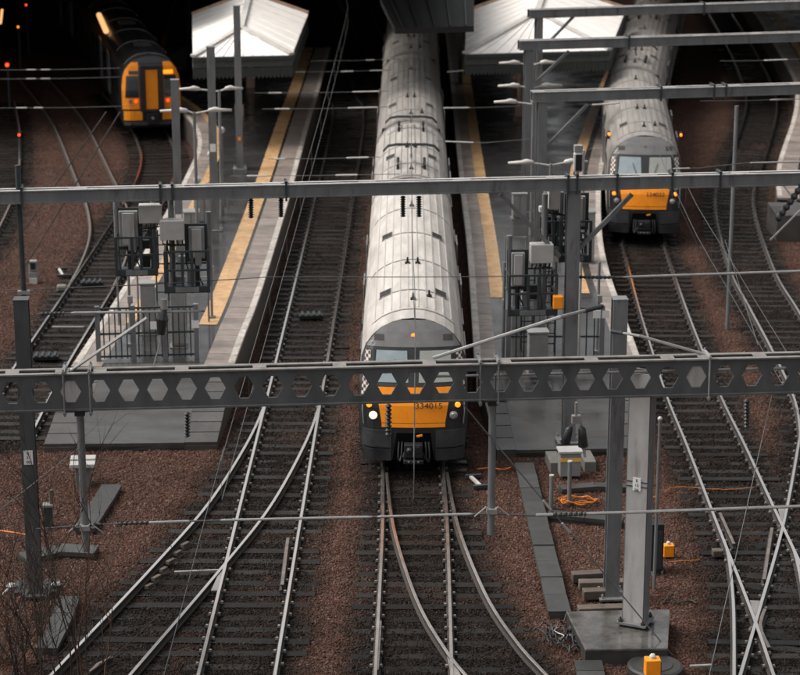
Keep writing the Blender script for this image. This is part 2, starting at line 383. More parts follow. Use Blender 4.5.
def add_track(key, name, label, rails=True, y0=30, y1=140, shine='rail_shine', sleeper_to=95, near_sleepers=None, extra=(), width=2.6, zoff=0., skip_s=None):
    line = [p for p in TR[key] if y0 <= p.y <= y1]
    t = thing(name, label, 'railway track', (line[0].x, line[0].y, 0), group='railway tracks')
    base = Vector((line[0].x, line[0].y, 0)); loc = [p - base for p in line]
    for s_ in (-1, 1):
        r = offset(loc, s_ * G / 2)
        sweep_rail(r, shine, zoff * .2).build('rail', ['rail_rust', shine], t)
    far = MB(); ch = MB(); rnd = random.Random(len(key) * 31 + ord(key[-1]))
    sl_ = resample(loc, .62)
    for i, p in enumerate(sl_):
        q = p + base
        if skip_s and skip_s(q): continue
        t_ = (sl_[min(i + 1, len(sl_) - 1)] - sl_[max(i - 1, 0)]).normalized(); ang = math.atan2(t_.y, t_.x) - math.pi / 2
        s_ = Vector((t_.y, -t_.x, 0)); a, b = -width / 2, width / 2
        for k in extra:                              # long timbers under a turnout
            xo = xat(TR[k], q.y)
            if xo is not None:
                d = xo - q.x
                if abs(d) < 2.9: a = min(a, d - width / 2); b = max(b, d + width / 2)
        a += rnd.uniform(-.04, .04); b += rnd.uniform(-.04, .04)
        c = p + s_ * ((a + b) / 2) + Vector((0, 0, -.233 + zoff + rnd.uniform(-.026, .012)))
        M = Matrix.Translation(c) @ Matrix.Rotation(ang + rnd.uniform(-.022, .022), 4, 'Z') @ Matrix.Diagonal((b - a, 1, 1, 1))
        if q.y < sleeper_to: inst('sleeper', SLEEPER, t, M)
        elif q.y < 125: far.add([M @ v.co for v in SLEEPER.vertices], [tuple(f.vertices) for f in SLEEPER.polygons])
        if q.y < 85:
            for rs in (-1, 1):
                for e in (-1, 1):
                    c2 = p + s_ * (rs * G / 2 + e * .085); r3 = Matrix.Rotation(ang, 3, 'Z')
                    ch.cur = 0; ch.box(c2 + Vector((0, 0, -.145 + zoff)), (.09, .15, .05), M=r3)
                    if q.y < 62: ch.cur = 1; ch.box(c2 + Vector((0, 0, -.108 + zoff)) + s_ * e * .012, (.045, .06, .03), M=r3)
                    ch.cur = 0
    if far.v: stuff(far.build('distant_sleepers', 'sleeper', t))
    if ch.v: stuff(ch.build('rail_chairs', ['chair_iron', 'clip'], t))
    return t
add_track('C1', 'railway_track', 'straight wet track between the left platform and the centre train', extra=('C2',))
add_track('C2', 'railway_track', 'branch track swinging off to the bottom left with bright rails', y1=56, skip_s=lambda q: abs(xat(TR['C1'], q.y) - q.x) < 2.9, zoff=-.008)
add_track('T', 'railway_track', 'track under the centre silver train with duller rails', extra=('U',), shine='rail_mid')
add_track('U', 'railway_track', 'branch track curving right below the centre train', y1=50.5, shine='rail_mid', skip_s=lambda q: abs(xat(TR['T'], q.y) - q.x) < 2.9, zoff=-.008)
add_track('R1', 'railway_track', 'track under the right hand silver train, crossed by another lower down', extra=('R3',))
add_track('R2', 'railway_track', 'rightmost curving track that crosses the neighbouring track at bottom right', zoff=-.018)
add_track('R3', 'railway_track', 'short rail pair turning out near the orange box at bottom right', y1=46, skip_s=lambda q: True, zoff=-.006)
add_track('L1', 'railway_track', 'track along the far side of the left platform, leading to the orange fronted train')
add_track('L2', 'railway_track', 'rusty siding track merging into the track beside the left platform', y0=66, shine='rail_dull', skip_s=lambda q: True, zoff=-.01)
add_track('L3', 'railway_track', 'dark track at the far left edge', shine='rail_dull', sleeper_to=85)
add_track('C0', 'railway_track', 'dim curved track running under the station roof beside the centre train', y0=92, shine='rail_dull', sleeper_to=0, skip_s=lambda q: True)
# crossing noses and check rails where rails cross
def nose(px_a, px_b, w_, name, label):
    a, b = at(*px_a, -.02), at(*px_b, -.02); mb = MB()
    d = (b - a).normalized(); s_ = Vector((d.y, -d.x, 0))
    mb.prism([a - s_ * .03, a + s_ * .03, b + s_ * w_, b - s_ * w_][::1], -.08, -.03)
    o = mb.build(name, 'rail_mid'); tag(o, label, 'rail crossing'); return o
nose((783, 524), (783, 508), .12, 'crossing_nose', 'polished crossing nose where two rails meet at the right edge')
nose((757, 620), (755, 600), .11, 'crossing_nose', 'polished crossing nose of the lower right diamond, beside the orange box')
nose((221, 571), (216, 590), .11, 'crossing_nose', 'polished crossing nose on the left hand branch')
nose((448, 653), (456, 675), .10, 'crossing_nose', 'crossing nose below the centre train at the bottom edge')
def check(px, label):
    mb = sweep_rail([p + Vector((0, 0, 0)) for p in ground_line(px, .4)], z=-.012)
    tag(mb.build('check_rail', ['rail_rust', 'rail_dull']), label, 'check rail')
check([(288, 537), (282, 586)], 'dull check rail beside the right rail of the straight left track')
check([(380, 620), (377, 670)], 'dull check rail beside the left rail below the centre train')
check([(720, 512), (735, 545)], 'short check rail inside the right hand track')
check([(772, 527), (764, 580)], 'check rail leading off the right hand crossing')
check([(765, 608), (760, 625), (770, 648)], 'bent wing rail at the lower right crossing')
mb = sweep_rail(ground_line([(112, 655), (100, 660), (88, 672)], .4), z=-.03); tag(mb.build('loose_rail', ['rail_rust', 'rail_dull']), 'loose rail offcut lying beside the bottom left branch rail', 'rail')

# ================================================================== GROUND with ballast stones
LINES = [l[::2] for k, l in TR.items() if k != 'L2']
def axis(lo, hi, step, olo, ohi):
    a = [lo + step * i for i in range(int((hi - lo) / step) + 1)]
    l = []; v = lo; s_ = step
    while v > olo: s_ *= 1.6; v -= s_; l.append(v)
    h = []; v = a[-1]; s_ = step
    while v < ohi: s_ *= 1.6; v += s_; h.append(v)
    return l[::-1] + a + h
xs = axis(-24, 24, .3, -400, 400); ys = axis(30, 125, .3, -60, 900)
XX, YY = np.meshgrid(np.array(xs), np.array(ys)); XX = XX.ravel(); YY = YY.ravel()
rng = np.random.default_rng(3)
pts = np.array([(p.x, p.y) for l in LINES for p in l])
dmin = np.full(len(XX), 99.)
near = (abs(XX) < 25) & (YY > 28) & (YY < 140)
idx = np.nonzero(near)[0]
for c in range(0, len(idx), 4000):
    ii = idx[c:c + 4000]; yy = YY[ii]; sel = pts[(pts[:, 1] > yy.min() - 3) & (pts[:, 1] < yy.max() + 3)]
    if len(sel): dmin[ii] = np.sqrt(((XX[ii][:, None] - sel[:, 0]) ** 2 + (YY[ii][:, None] - sel[:, 1]) ** 2)).min(1)
dirt = np.clip((1.75 - dmin) / .7, 0, 1)
ZZ = np.full(len(XX), -.215) + np.where(near, rng.normal(0, .012, len(XX)), 0) + np.where((dmin > 1.5) & near, .025, 0) + np.where((dmin <= 1.5) & near, .012, 0)
me = bpy.data.meshes.new('ground'); nx = len(xs); ny = len(ys)
ij = np.arange(nx * ny).reshape(ny, nx)
quads = np.stack([ij[:-1, :-1], ij[:-1, 1:], ij[1:, 1:], ij[1:, :-1]], -1).reshape(-1, 4)
me.from_pydata(np.stack([XX, YY, ZZ], 1).tolist(), [], quads.tolist())
a = me.attributes.new('dirt', 'FLOAT', 'POINT'); a.data.foreach_set('value', dirt.astype(np.float32))
halfw = YY * .205 + 1.2
dens = np.where((abs(XX + .009 * YY) < halfw) & (YY > 33.5) & (YY < 100), 1., 0.) * np.interp(YY, [33, 50, 62, 75, 100], [480, 420, 240, 140, 70])
onplat = ((XX > -11) & (XX < -5.3) & (YY > 53)) | ((XX > 1.9) & (XX < 6.3) & (YY > 52))
dens[onplat] = 0
a = me.attributes.new('dens', 'FLOAT', 'POINT'); a.data.foreach_set('value', dens.astype(np.float32))
me.materials.append(MATS['ballast']); me.update()
ground = bpy.data.objects.new('ground', me); COL.objects.link(ground); structure(ground)

def rock(seed):
    r = random.Random(seed); bm = bmesh.new(); bmesh.ops.create_icosphere(bm, subdivisions=1, radius=.028)
    sc = (r.uniform(.8, 1.35), r.uniform(.7, 1.1), r.uniform(.5, .8))
    for v in bm.verts:
        k = r.uniform(.72, 1.2); v.co = Vector((v.co.x * sc[0], v.co.y * sc[1], v.co.z * sc[2])) * k
    me_ = bpy.data.meshes.new('stone'); bm.to_mesh(me_); bm.free(); me_.materials.append(MATS['ballast_stone']); return me_
rocks = bpy.data.collections.new('stones')
for k in range(5): rocks.objects.link(bpy.data.objects.new('stone', rock(k)))
ng = bpy.data.node_groups.new('scatter_ballast', 'GeometryNodeTree')
ng.interface.new_socket('Geometry', in_out='INPUT', socket_type='NodeSocketGeometry'); ng.interface.new_socket('Geometry', in_out='OUTPUT', socket_type='NodeSocketGeometry')
N = ng.nodes; L = ng.links
gi = N.new('NodeGroupInput'); go = N.new('NodeGroupOutput')
oi = N.new('GeometryNodeObjectInfo'); oi.inputs[0].default_value = ground; oi.transform_space = 'RELATIVE'
dp = N.new('GeometryNodeDistributePointsOnFaces')
na = N.new('GeometryNodeInputNamedAttribute'); na.data_type = 'FLOAT'; na.inputs[0].default_value = 'dens'
L.new(oi.outputs['Geometry'], dp.inputs['Mesh']); L.new(na.outputs[0], dp.inputs['Density'])
ci = N.new('GeometryNodeCollectionInfo'); ci.inputs[0].default_value = rocks; ci.inputs['Separate Children'].default_value = True
ip = N.new('GeometryNodeInstanceOnPoints'); ip.inputs['Pick Instance'].default_value = True
rv = N.new('FunctionNodeRandomValue'); rv.data_type = 'FLOAT_VECTOR'; rv.inputs[1].default_value = (6.28, 6.28, 6.28)
rs_ = N.new('FunctionNodeRandomValue'); rs_.data_type = 'FLOAT'; rs_.inputs[2].default_value = .6; rs_.inputs[3].default_value = 1.45
L.new(dp.outputs['Points'], ip.inputs['Points']); L.new(ci.outputs[0], ip.inputs['Instance'])
L.new(rv.outputs[0], ip.inputs['Rotation']); L.new(rs_.outputs[1], ip.inputs['Scale']); L.new(ip.outputs[0], go.inputs[0])
bs = bpy.data.objects.new('ballast_stones', bpy.data.meshes.new('ballast_stones')); COL.objects.link(bs); stuff(bs)
md = bs.modifiers.new('scatter', 'NODES'); md.node_group = ng
bs['label'] = 'reddish brown and oily black ballast stones covering the ground'; bs['category'] = 'ballast'

# ================================================================== PLATFORMS
PH = .9
def edge(px): return [Vector((p.x, p.y, 0)) for p in resample([at(x, y, PH) for x, y in px], .3)]
def strip(name, line, d0, d1, z, m_, parent, th=0.):
    a, b = offset(line, d0), offset(line, d1); mb = MB(); V = []; n = len(line)
    for p, q in zip(a, b): V += [Vector((p.x, p.y, z)), Vector((q.x, q.y, z))]
    F = [(2 * i, 2 * i + 1, 2 * i + 3, 2 * i + 2) if d1 > d0 else (2 * i + 1, 2 * i, 2 * i + 2, 2 * i + 3) for i in range(n - 1)]
    return mb.add(V, F).build(name, m_, parent)
def clip(line, y0, y1): return [p for p in line if y0 <= p.y <= y1]
slab = MB(); slab.box((0, 0, -.04), (1, 1, .08)); SLAB = slab.mesh('coping_slab', 'coping')
RSLAB = MB().box((0, 0, -.04), (1, 1, .08)).mesh('ramp_slab', 'ramp_slab')
def platform(name, label, left, right, ramp, wl, wr, y_end, lines, slab_w=.85, slab_to=95):
    """left/right: edge polylines from near to far (None = no edge); ramp: (left foot, right foot) ground points."""
    root = thing(name, label, 'platform', (0, 0, 0))
    Lc = clip(left, 0, y_end); Rc = clip(right, 0, y_end)
    outline = Lc[::-1] + Rc                                  # far left -> near left -> near right -> far right
    poly = [(p.x, p.y) for p in outline]
    MB().prism(poly, -.3, PH - .084).build('platform_body', 'brick_wall', root)
    il, ir = offset(Lc, slab_w), offset(Rc, -slab_w)
    poly = [(p.x, p.y) for p in (il[::-1] + ir)]
    MB().prism(poly, PH - .1, PH - .002).build('deck', 'asphalt', root)
    for ln, sg, lim in ((Lc, 1, slab_to), (Rc, -1, slab_to)):
        mid = offset(ln, sg * slab_w / 2); c2 = resample(mid, .62); far = MB()
        for i, p in enumerate(c2):
            t_ = (c2[min(i + 1, len(c2) - 1)] - c2[max(i - 1, 0)]).normalized(); ang = math.atan2(t_.y, t_.x) - math.pi / 2
            M = Matrix.Translation((p.x, p.y, PH + random.uniform(-.003, .003))) @ Matrix.Rotation(ang, 4, 'Z') @ Matrix.Diagonal((slab_w - .004, .605, 1, 1))
            if p.y < lim: inst('coping_slab', SLAB, root, M)
            else: far.add([M @ v.co for v in SLAB.vertices], [tuple(f.vertices) for f in SLAB.polygons])
        if far.v: stuff(far.build('distant_coping', 'coping', root))
        strip('edge_line', ln, sg * .02, sg * .2, PH + .008, 'edge_white', root)
    for ln, sg, d0, d1, ya, yb in lines:
        strip('warning_line', clip(ln, ya, yb), sg * d0, sg * d1, PH + .009, 'line_yellow', root)
    if ramp:
        a, b = Lc[0], Rc[0]; c, d = ramp                     # platform end left/right, foot left/right
        z1 = PH - .006; z0 = .02
        def P(u, v, dz=0.): # u across 0..1, v 0 at platform end .. 1 at the foot
            p = a.lerp(b, u); q = c.lerp(d, u); r = p.lerp(q, v); return Vector((r.x, r.y, z1 + (z0 - z1) * v + dz))
        wL = slab_w / (b - a).length
        us = (wL + .001, 1 - wL - .001)
        mb = MB(); V = [P(us[0], 0), P(us[0], 1), P(us[1], 1), P(us[1], 0)]
        mb.add(V + [Vector((v.x, v.y, -.3)) for v in V], [(0, 1, 2, 3), (1, 0, 4, 5), (2, 1, 5, 6), (3, 2, 6, 7)]); mb.build('ramp', 'ramp_concrete', root)
        mb = MB(); V = [P(0, 0, -.085), P(0, 1, -.085), P(1, 1, -.085), P(1, 0, -.085)]
        mb.add(V + [Vector((v.x, v.y, -.3)) for v in V], [(0, 1, 2, 3), (1, 0, 4, 5), (2, 1, 5, 6), (3, 2, 6, 7)]); mb.build('ramp_base', 'brick_wall', root)
        n = 8
        for u0, u1 in ((0, wL), (1 - wL, 1)):
            for i in range(n):
                v0, v1 = i / n + .004, (i + 1) / n - .004
                q = [P(u0, v0), P(u0, v1), P(u1, v1), P(u1, v0)]
                MB().add(q + [x - Vector((0, 0, .08)) for x in q], [(0, 1, 2, 3), (1, 0, 4, 5), (2, 1, 5, 6), (3, 2, 6, 7), (0, 3, 7, 4)]).build('ramp_slab', 'ramp_slab', root)
    return root
# left island platform
AL = edge([(73, 363), (129, 277), (160, 222), (180, 186), (187, 172), (196, 152), (197, 137), (191, 123), (176, 108), (150, 90)])
AR = edge([(235, 363), (246, 333), (262, 290), (290, 197), (310, 122), (319, 92), (330, 50), (338, 20)])
AL = AL if AL[0].y < AL[-1].y else AL[::-1]; AR = AR if AR[0].y < AR[-1].y else AR[::-1]
platform('platform', 'left island platform of dark asphalt with white edges and orange lines', AL, AR, (at(44, 445, 0), at(217, 443, 0)), .85, .85, 118,
         [(AR, -1, .95, 1.5, at(225, 326, PH).y, 118), (AL, 1, .75, 1.05, at(130, 325, PH).y, 112)])
# centre island platform
BL = edge([(474, 358), (467, 249), (461, 195), (456, 144), (452, 100), (447, 50), (443, 10)])
BR = edge([(640, 356), (624, 312), (610, 273), (603, 240), (601, 204), (602, 180), (607, 150), (618, 110), (630, 75), (645, 30)])
platform('platform', 'centre island platform between the two silver trains, grey ramp at its end', BL, BR, (at(497, 451, 0), at(640, 449, 0)), .7, .7, 128,
         [(BL, 1, .62, 1.05, at(490, 300, PH).y, 125), (BR, -1, .85, 1.3, at(590, 294, PH).y, 120)], slab_w=.62)
# right hand platform in the top corner
CL = edge([(777, 196), (776, 183), (777, 165), (783, 145), (791, 122), (795, 100), (793, 80), (780, 55), (762, 25), (748, 5), (735, -15)])
CR = offset([Vector((p.x, p.y, 0)) for p in CL], 6.5)
platform('platform', 'right hand platform with a white curving edge in the top right corner', CL, CR, None, .85, .85, 170, [(CL, 1, 1.0, 1.4, 97, 168)], slab_to=90)

# ================================================================== UNSEEN SHADE ROOFS AND WALLS, CANOPIES
def slab_thing(name, label, poly, z0, z1, m_, cat='roof'):
    o = MB().prism(poly, z0, z1).build(name, m_); tag(o, label, cat); return o
XL, XR = -48, 6.0
def roof_bay(label, x0, x1, y0, y1, z):  # bays lie out of view, added and gapped to shade the far end
    t = thing('station_shade_roof', label, 'roof', (x0, y0, 0))
    w_ = x1 - x0
    MB().add([(0, 0, z), (w_, 0, z), (w_, y1 - y0, z), (0, y1 - y0, z), (0, 0, z + .3), (w_, 0, z + .3), (w_, y1 - y0, z + .3), (0, y1 - y0, z + .3)],
             [(3, 2, 1, 0), (4, 5, 6, 7), (0, 1, 5, 4), (1, 2, 6, 5), (2, 3, 7, 6), (3, 0, 4, 7)]).build('roof_deck', 'shed_roof', t)
    n = max(1, int(w_ / 9))
    for i in range(n + 1):
        x = .3 + (w_ - .6) * i / n
        MB().box((x, (y1 - y0) / 2, z - .2), (.2, y1 - y0 - .4, .39)).build('roof_girder', 'steel_dark', t)
    return t
roof_bay('unseen station roof shading the tracks at the far left', XL, -10.6, 96, 215, 8.6)
roof_bay('unseen station roof shading the tracks between the left canopy and the centre train', -5.2, -.9, 86, 215, 8.6)
roof_bay('unseen roof added to shade the rear of the centre train', -.85, 1.45, 84, 215, 8.6)
roof_bay('unseen roof added to shade the tracks on the right', 9.3, 46, 103, 215, 8.8)
roof_bay('unseen station roof shading the part behind the white left canopy', -10.55, -5.25, 105, 215, 8.6)
roof_bay('unseen station roof shading the part behind the white centre canopy', 1.5, 8, 105, 215, 8.6)
def wall(label, a, b, h, th=.4):  # walls out of view, added so that no light enters the shed
    a, b = Vector((*a, 0)), Vector((*b, 0)); d = (b - a).normalized(); t = thing('station_shade_wall', label, 'wall', a)
    MB().bar(Vector((0, 0, h / 2 - .3)), (b - a) + Vector((0, 0, h / 2 - .3)), th, h).build('wall_face', 'brick_wall', t)
    for k in range(int((b - a).length / 6)):
        MB().box(d * (3 + 6 * k) + Vector((0, 0, h / 2 - .3)), (.6, .6, h - .1)).build('pier', 'brick_wall', t)
    return t
wall('unseen dark end wall keeping light out behind the trains', (XL, 214), (10, 214), 9)
wall('unseen dark side wall keeping light out at the far left', (XL, 88), (XL, 214), 9)
wall('unseen dark side wall keeping light out beyond the right hand train', (46, 150), (46, 260), 6)

# grey roof over the rear of the centre train
t = thing('train_roof_canopy', 'grey panelled roof the centre train runs under at the top edge', 'canopy', (0, 0, 0))
p0 = [at(395, 28, 5.9), at(474, 26, 5.9)]; Dn = p0[0].y
p1 = [at(381, 0, 6.4), at(474, -2, 6.4)]
p2 = [p1[0] + Vector((-.7, 16, 0)), p1[1] + Vector((-.1, 16, 0))]
V = p0 + p1[::-1]; mb = MB(); mb.add([*V, *[v - Vector((0, 0, .25)) for v in V]], [(0, 1, 2, 3), (7, 6, 5, 4), (1, 0, 4, 5), (3, 2, 6, 7), (0, 3, 7, 4), (2, 1, 5, 6)]); mb.build('front_slope', 'shed_roof', t)
V = p1 + p2[::-1]; mb = MB(); mb.add([*V, *[v - Vector((0, 0, .25)) for v in V]], [(0, 1, 2, 3), (7, 6, 5, 4), (1, 0, 4, 5), (3, 2, 6, 7), (0, 3, 7, 4), (2, 1, 5, 6)]); mb.build('roof_deck', 'shed_roof', t)
for k in range(5):
    u = (k + .5) / 5; a, b = p0[0].lerp(p0[1], u) + Vector((0, 0, .03)), p1[0].lerp(p1[1], u) + Vector((0, 0, .03))
    MB().bar(a, b, .05, .06).build('seam', 'steel_dark', t)
for k in range(5, 6):
    for s_, X in ((0, p0[0].x + .25), (1, p0[1].x - .25)):
        MB().box((X, Dn + 1.5 + 3 * k, 2.85), (.2, .2, 5.8)).build('post', 'steel_dark', t)

def canopy(label, FL, FR, HA, RL, RR, ze, zr, fas_y, posts):
    t = thing('platform_canopy', label, 'canopy', (0, 0, 0))
    fl, fr = at(*FL, ze), at(*FR, ze); ha = at(*HA, zr); rl, rr = at(*RL, ze), at(*RR, ze)
    rd = (rl + rr) / 2; rd.z = zr + .25
    def face(nm, pts, m_='canopy_sheet'):
        n = len(pts); c = [Vector(p) for p in pts]
        return MB().add(c + [p - Vector((0, 0, .06)) for p in c], [tuple(range(n)), tuple(range(2 * n - 1, n - 1, -1))] + [((i + 1) % n, i, n + i, n + (i + 1) % n) for i in range(n)]).build(nm, m_, t)
    # sheets: each roof plane laid in separate sheets with raised seams
    def plane(nm, a, b, c, d, n):      # a-b lower edge, d-c upper edge
        for i in range(n):
            u0, u1 = i / n, (i + 1) / n
            q = [a.lerp(b, u0), a.lerp(b, u1), d.lerp(c, u1), d.lerp(c, u0)]
            if (q[2] - q[3]).length < 1e-4: q = q[:3]
            face('roof_sheet', q)
            if i:
                MB().bar(q[0] + Vector((0, 0, .02)), q[-1] + Vector((0, 0, .02)), .04, .022).build('seam', 'canopy_sheet', t)
    plane('hip', fl, fr, ha, ha, 10)
    plane('left', rl, fl, ha, rd, 7)
    plane('right', fr, rr, rd, ha, 7)
    for a, b in ((fl, ha), (fr, ha), (ha, rd)):
        MB().bar(a + Vector((0, 0, .05)), b + Vector((0, 0, .05)), .26, .09).build('ridge_cap', 'white_paint', t)
    for a, b in ((rl, rd), (rr, rd)):
        MB().bar(a + Vector((0, .1, .02)), b + Vector((0, .1, .02)), .16, .2).build('verge', 'canopy_trim', t)
    MB().bar(fl + Vector((0, -.1, -.08)), fr + Vector((0, -.1, -.08)), .16, .14).build('gutter', 'steel_dark', t)
    zb = atD(FL[0], fas_y, fl.y).z
    for a, b in ((fl, fr), (rl, fl), (fr, rr)):
        a = a + Vector((0, 0, -.16)); b = b + Vector((0, 0, -.16)); Lg = (b - a).length; n = int(Lg / .16); d = (b - a) / n; nr = Vector((d.y, -d.x, 0)).normalized()
        MB().bar(a - Vector((0, 0, .16)) - nr * .03, b - Vector((0, 0, .16)) - nr * .03, .05, .3).build('fascia', 'valance_light', t)
        mb = MB()
        for k in range(n):                              # pointed boards of the valance
            p = a + d * k + nr * (.02 if k % 2 else .035); q = p + d * .97; m_ = (p + q) / 2; z0 = zb + .12
            P = [Vector((p.x, p.y, a.z - .33)), Vector((p.x, p.y, z0)), Vector((m_.x, m_.y, zb)), Vector((q.x, q.y, z0)), Vector((q.x, q.y, a.z - .33))]
            mb.add(P + [x - nr * .03 for x in P], [(0, 1, 2, 3, 4), (9, 8, 7, 6, 5), (1, 0, 5, 6), (2, 1, 6, 7), (3, 2, 7, 8), (4, 3, 8, 9), (0, 4, 9, 5)])
        stuff(mb.build('valance_boards', 'valance', t))
    for x, y in posts:
        b = Vector((x, y, PH)); pt = MB(); pt.tube([b, b + Vector((0, 0, ze - PH - .3))], .13, 12); pt.box(b + Vector((0, 0, .25)), (.4, .4, .5)); pt.build('post', 'tan_render', t)
        MB().bar(b + Vector((-1.2, 0, ze - PH - .25)), b + Vector((1.2, 0, ze - PH - .25)), .15, .2).build('bracket', 'steel_dark', t)
    return t
canopy('white sheeted hipped canopy on the left platform, dark pointed valance', (193, 57), (292, 55), (241, 28), (192, 15), (308, 14), 4.75, 5.5, 80, [(-8.2, 96), (-8.3, 104)])
canopy('white sheeted hipped canopy on the centre platform, behind the portal beams', (465, 54), (610, 50), (537, 13), (466, 12), (626, 9), 4.75, 5.8, 76, [(4.6, 96), (4.8, 104)])

# ================================================================== TRAINS
def zw(tab, z):
    for (a, wa), (b, wb) in zip(tab, tab[1:]):
        if a <= z <= b: k = (z - a) / (b - a); return wa + (wb - wa) * k
    return tab[-1][1] if z > tab[-1][0] else tab[0][1]
PROF334 = [(.28, 1.25), (.9, 1.34), (1.6, 1.36), (2.3, 1.35), (2.75, 1.30), (3.05, 1.19), (3.28, 1.02), (3.45, .80), (3.57, .54), (3.64, .28), (3.66, 0.0)]
NOSE334 = [(.2, .10), (.6, .0), (1.15, .03), (1.7, .10), (2.15, .26), (2.98, .76), (3.35, .98), (3.66, 1.2)]
PROF158 = [(.5, 1.30), (1.0, 1.35), (2.2, 1.35), (2.7, 1.30), (3.05, 1.17), (3.3, .97), (3.48, .72), (3.58, .45), (3.63, 0.0)]
NOSE158 = [(.3, .02), (1.0, .0), (2.0, .02), (2.7, .12), (3.3, .25), (3.63, .42)]
class Cab:
    def __init__(s, prof, nose_, cur): s.prof = prof; s.nose = nose_; s.cur = cur
    def S(s, x, z, off=0.): return Vector((x, zw(s.nose, z) + s.cur * x * x + .10 * max(0, abs(x) - 1.0) ** 1.5 * 8 - off, z))
    def patch(s, rows, off, nxs=12, thick=.03):
        """rows: list of (z, x0, x1); a panel following the cab surface, standing 'off' proud of it."""
        mb = MB(); V = []; m_ = nxs + 1
        for z, x0, x1 in rows: V += [s.S(x0 + (x1 - x0) * k / nxs, z, off) for k in range(m_)]
        n = len(rows); F = [(i * m_ + k, i * m_ + k + 1, (i + 1) * m_ + k + 1, (i + 1) * m_ + k) for i in range(n - 1) for k in range(nxs)]
        B = [v + Vector((0, thick, 0)) for v in V]; o = len(V)
        ring = [k for k in range(m_)] + [i * m_ + nxs for i in range(1, n)] + [(n - 1) * m_ + k for k in range(nxs - 1, -1, -1)] + [i * m_ for i in range(n - 2, 0, -1)]
        F += [(ring[(i + 1) % len(ring)], ring[i], ring[i] + o, ring[(i + 1) % len(ring)] + o) for i in range(len(ring))]
        return mb.add(V + B, F)
def section(prof):                      # closed outline, left bottom -> over the roof -> right bottom
    zs = []
    for (a, wa), (b, wb) in zip(prof, prof[1:]):
        zs += [(a + (b - a) * k / 2, wa + (wb - wa) * k / 2) for k in range(2)]
    zs.append(prof[-1])
    return [(-w_, z) for z, w_ in zs] + [(w_, z) for z, w_ in zs[::-1][1:]]
def coach_mesh(prof, L_, cab=None):
    ring = section(prof); n = len(ring); ys = []
    V = []
    V += [cab.S(x, z) if cab else Vector((x, 0, z)) for x, z in ring]
    stations = ([2.0] if cab else []) + [L_ * k / 4 for k in range(1, 4)] + [L_]
    for y in stations: V += [Vector((x, y, z)) for x, z in ring]
    F = []; m_ = len(stations) + 1
    for i in range(m_ - 1):
        for k in range(n - 1): F.append((i * n + k, (i + 1) * n + k, (i + 1) * n + k + 1, i * n + k + 1))
        F.append((i * n + n - 1, (i + 1) * n + n - 1, (i + 1) * n, i * n))
    F.append(tuple((m_ - 1) * n + k for k in range(n - 1, -1, -1)))
    if not cab: F.append(tuple(range(n)))
    return MB().add(V, F)
def roof_pt(prof, x, lift=0.):
    """roof height at x."""
    P = [(w_, z) for z, w_ in prof if z > 2.7][::-1]
    x = abs(x)
    for (a, za), (b, zb) in zip(P, P[1:]):
        if a <= x <= b: return za + (zb - za) * (x - a) / (b - a) + lift
    return P[-1][1]
def roof_details(body, prof, y0, y1, ribs, seams, vents, mrib='train_silver', mvent='roof_vent'):
    for x in ribs:
        z = roof_pt(prof, x); sl_ = (roof_pt(prof, x + .05) - roof_pt(prof, x - .05)) / .1
        MB().box((x, (y0 + y1) / 2, z + .004), (.034, y1 - y0, .022), M=Matrix.Rotation(-math.atan(sl_), 3, 'Y')).build('roof_rib', mrib, body)
    for y, xm, wd in seams:
        n = 26; mb = MB(); V = []
        for k in range(n + 1):
            x = -xm + 2 * xm * k / n; z = roof_pt(prof, x, .02); V += [Vector((x, y - wd / 2, z)), Vector((x, y + wd / 2, z))]
        V += [v - Vector((0, 0, .05)) for v in V]; o = 2 * (n + 1)
        F = []
        for k in range(n): a = 2 * k; F += [(a, a + 2, a + 3, a + 1), (a, o + a, o + a + 2, a + 2), (a + 1, a + 3, o + a + 3, o + a + 1)]
        mb.add(V, F).build('roof_seam', 'roof_vent' if wd < .1 else mrib, body)
    for x, y, wx, wy in vents:
        z = roof_pt(prof, x); sl_ = (roof_pt(prof, x + .05) - roof_pt(prof, x - .05)) / .1; M3 = Matrix.Rotation(-math.atan(sl_), 3, 'Y')
        mb = MB()
        mb.box((x, y, z + .012), (wx, wy, .03), M=M3); v = mb.build('roof_vent', mvent, body)
        mb = MB()
        for k in range(5): mb.box(Vector((x, y - wy / 2 + wy * (k + .5) / 5, z)) + M3 @ Vector((0, 0, .034)), (wx * .9, wy * .09, .012), M=M3)
        mb.build('vent_slats', 'train_dirty', body)
def antenna(body, x, y, prof, h=.18, r=.05):
    z = roof_pt(prof, x); mb = MB(); mb.box((x, y, z + .02), (.14, .14, .05)); mb.tube([(x, y, z), (x, y, z + h)], [r * .8, r * .4], 8); mb.build('antenna', 'train_black', body)
def underframe(body, L_, y0=1.2):
    mb = MB(); mb.box((0, L_ / 2, .42), (2.3, L_ - 2.6, .5)); mb.build('underframe', 'train_black', body)
    for yb in (3.2, L_ - 3.2):
        mb = MB(); mb.box((0, yb, .42), (2.1, 2.9, .34))
        for dy in (-1.1, 1.1):
            for sx in (-.75, .75): mb.tube([(sx - .06, yb + dy, .42), (sx + .06, yb + dy, .42)], .42, 16)
        mb.build('bogie', 'train_black', body)
def sides(body, L_, y0, wmat='glass_dark'):
    n = int((L_ - y0 - 1.5) / 2.4)
    wm = MB(); wm.box((0, 0, 0), (.03, 1.7, .8)); wme = wm.mesh('side_window', wmat)
    dm = MB(); dm.box((0, 0, 0), (.035, 1.3, 1.95)); dme = dm.mesh('side_door', 'train_grey')
    for k in range(n):
        y = y0 + 1.2 + 2.4 * k
        for sx in (-1, 1):
            if k in (n // 3, 2 * n // 3): inst('side_door', dme, body, Matrix.Translation((sx * 1.365, y, 1.9)))
            else: inst('side_window', wme, body, Matrix.Translation((sx * 1.358, y, 2.05)))
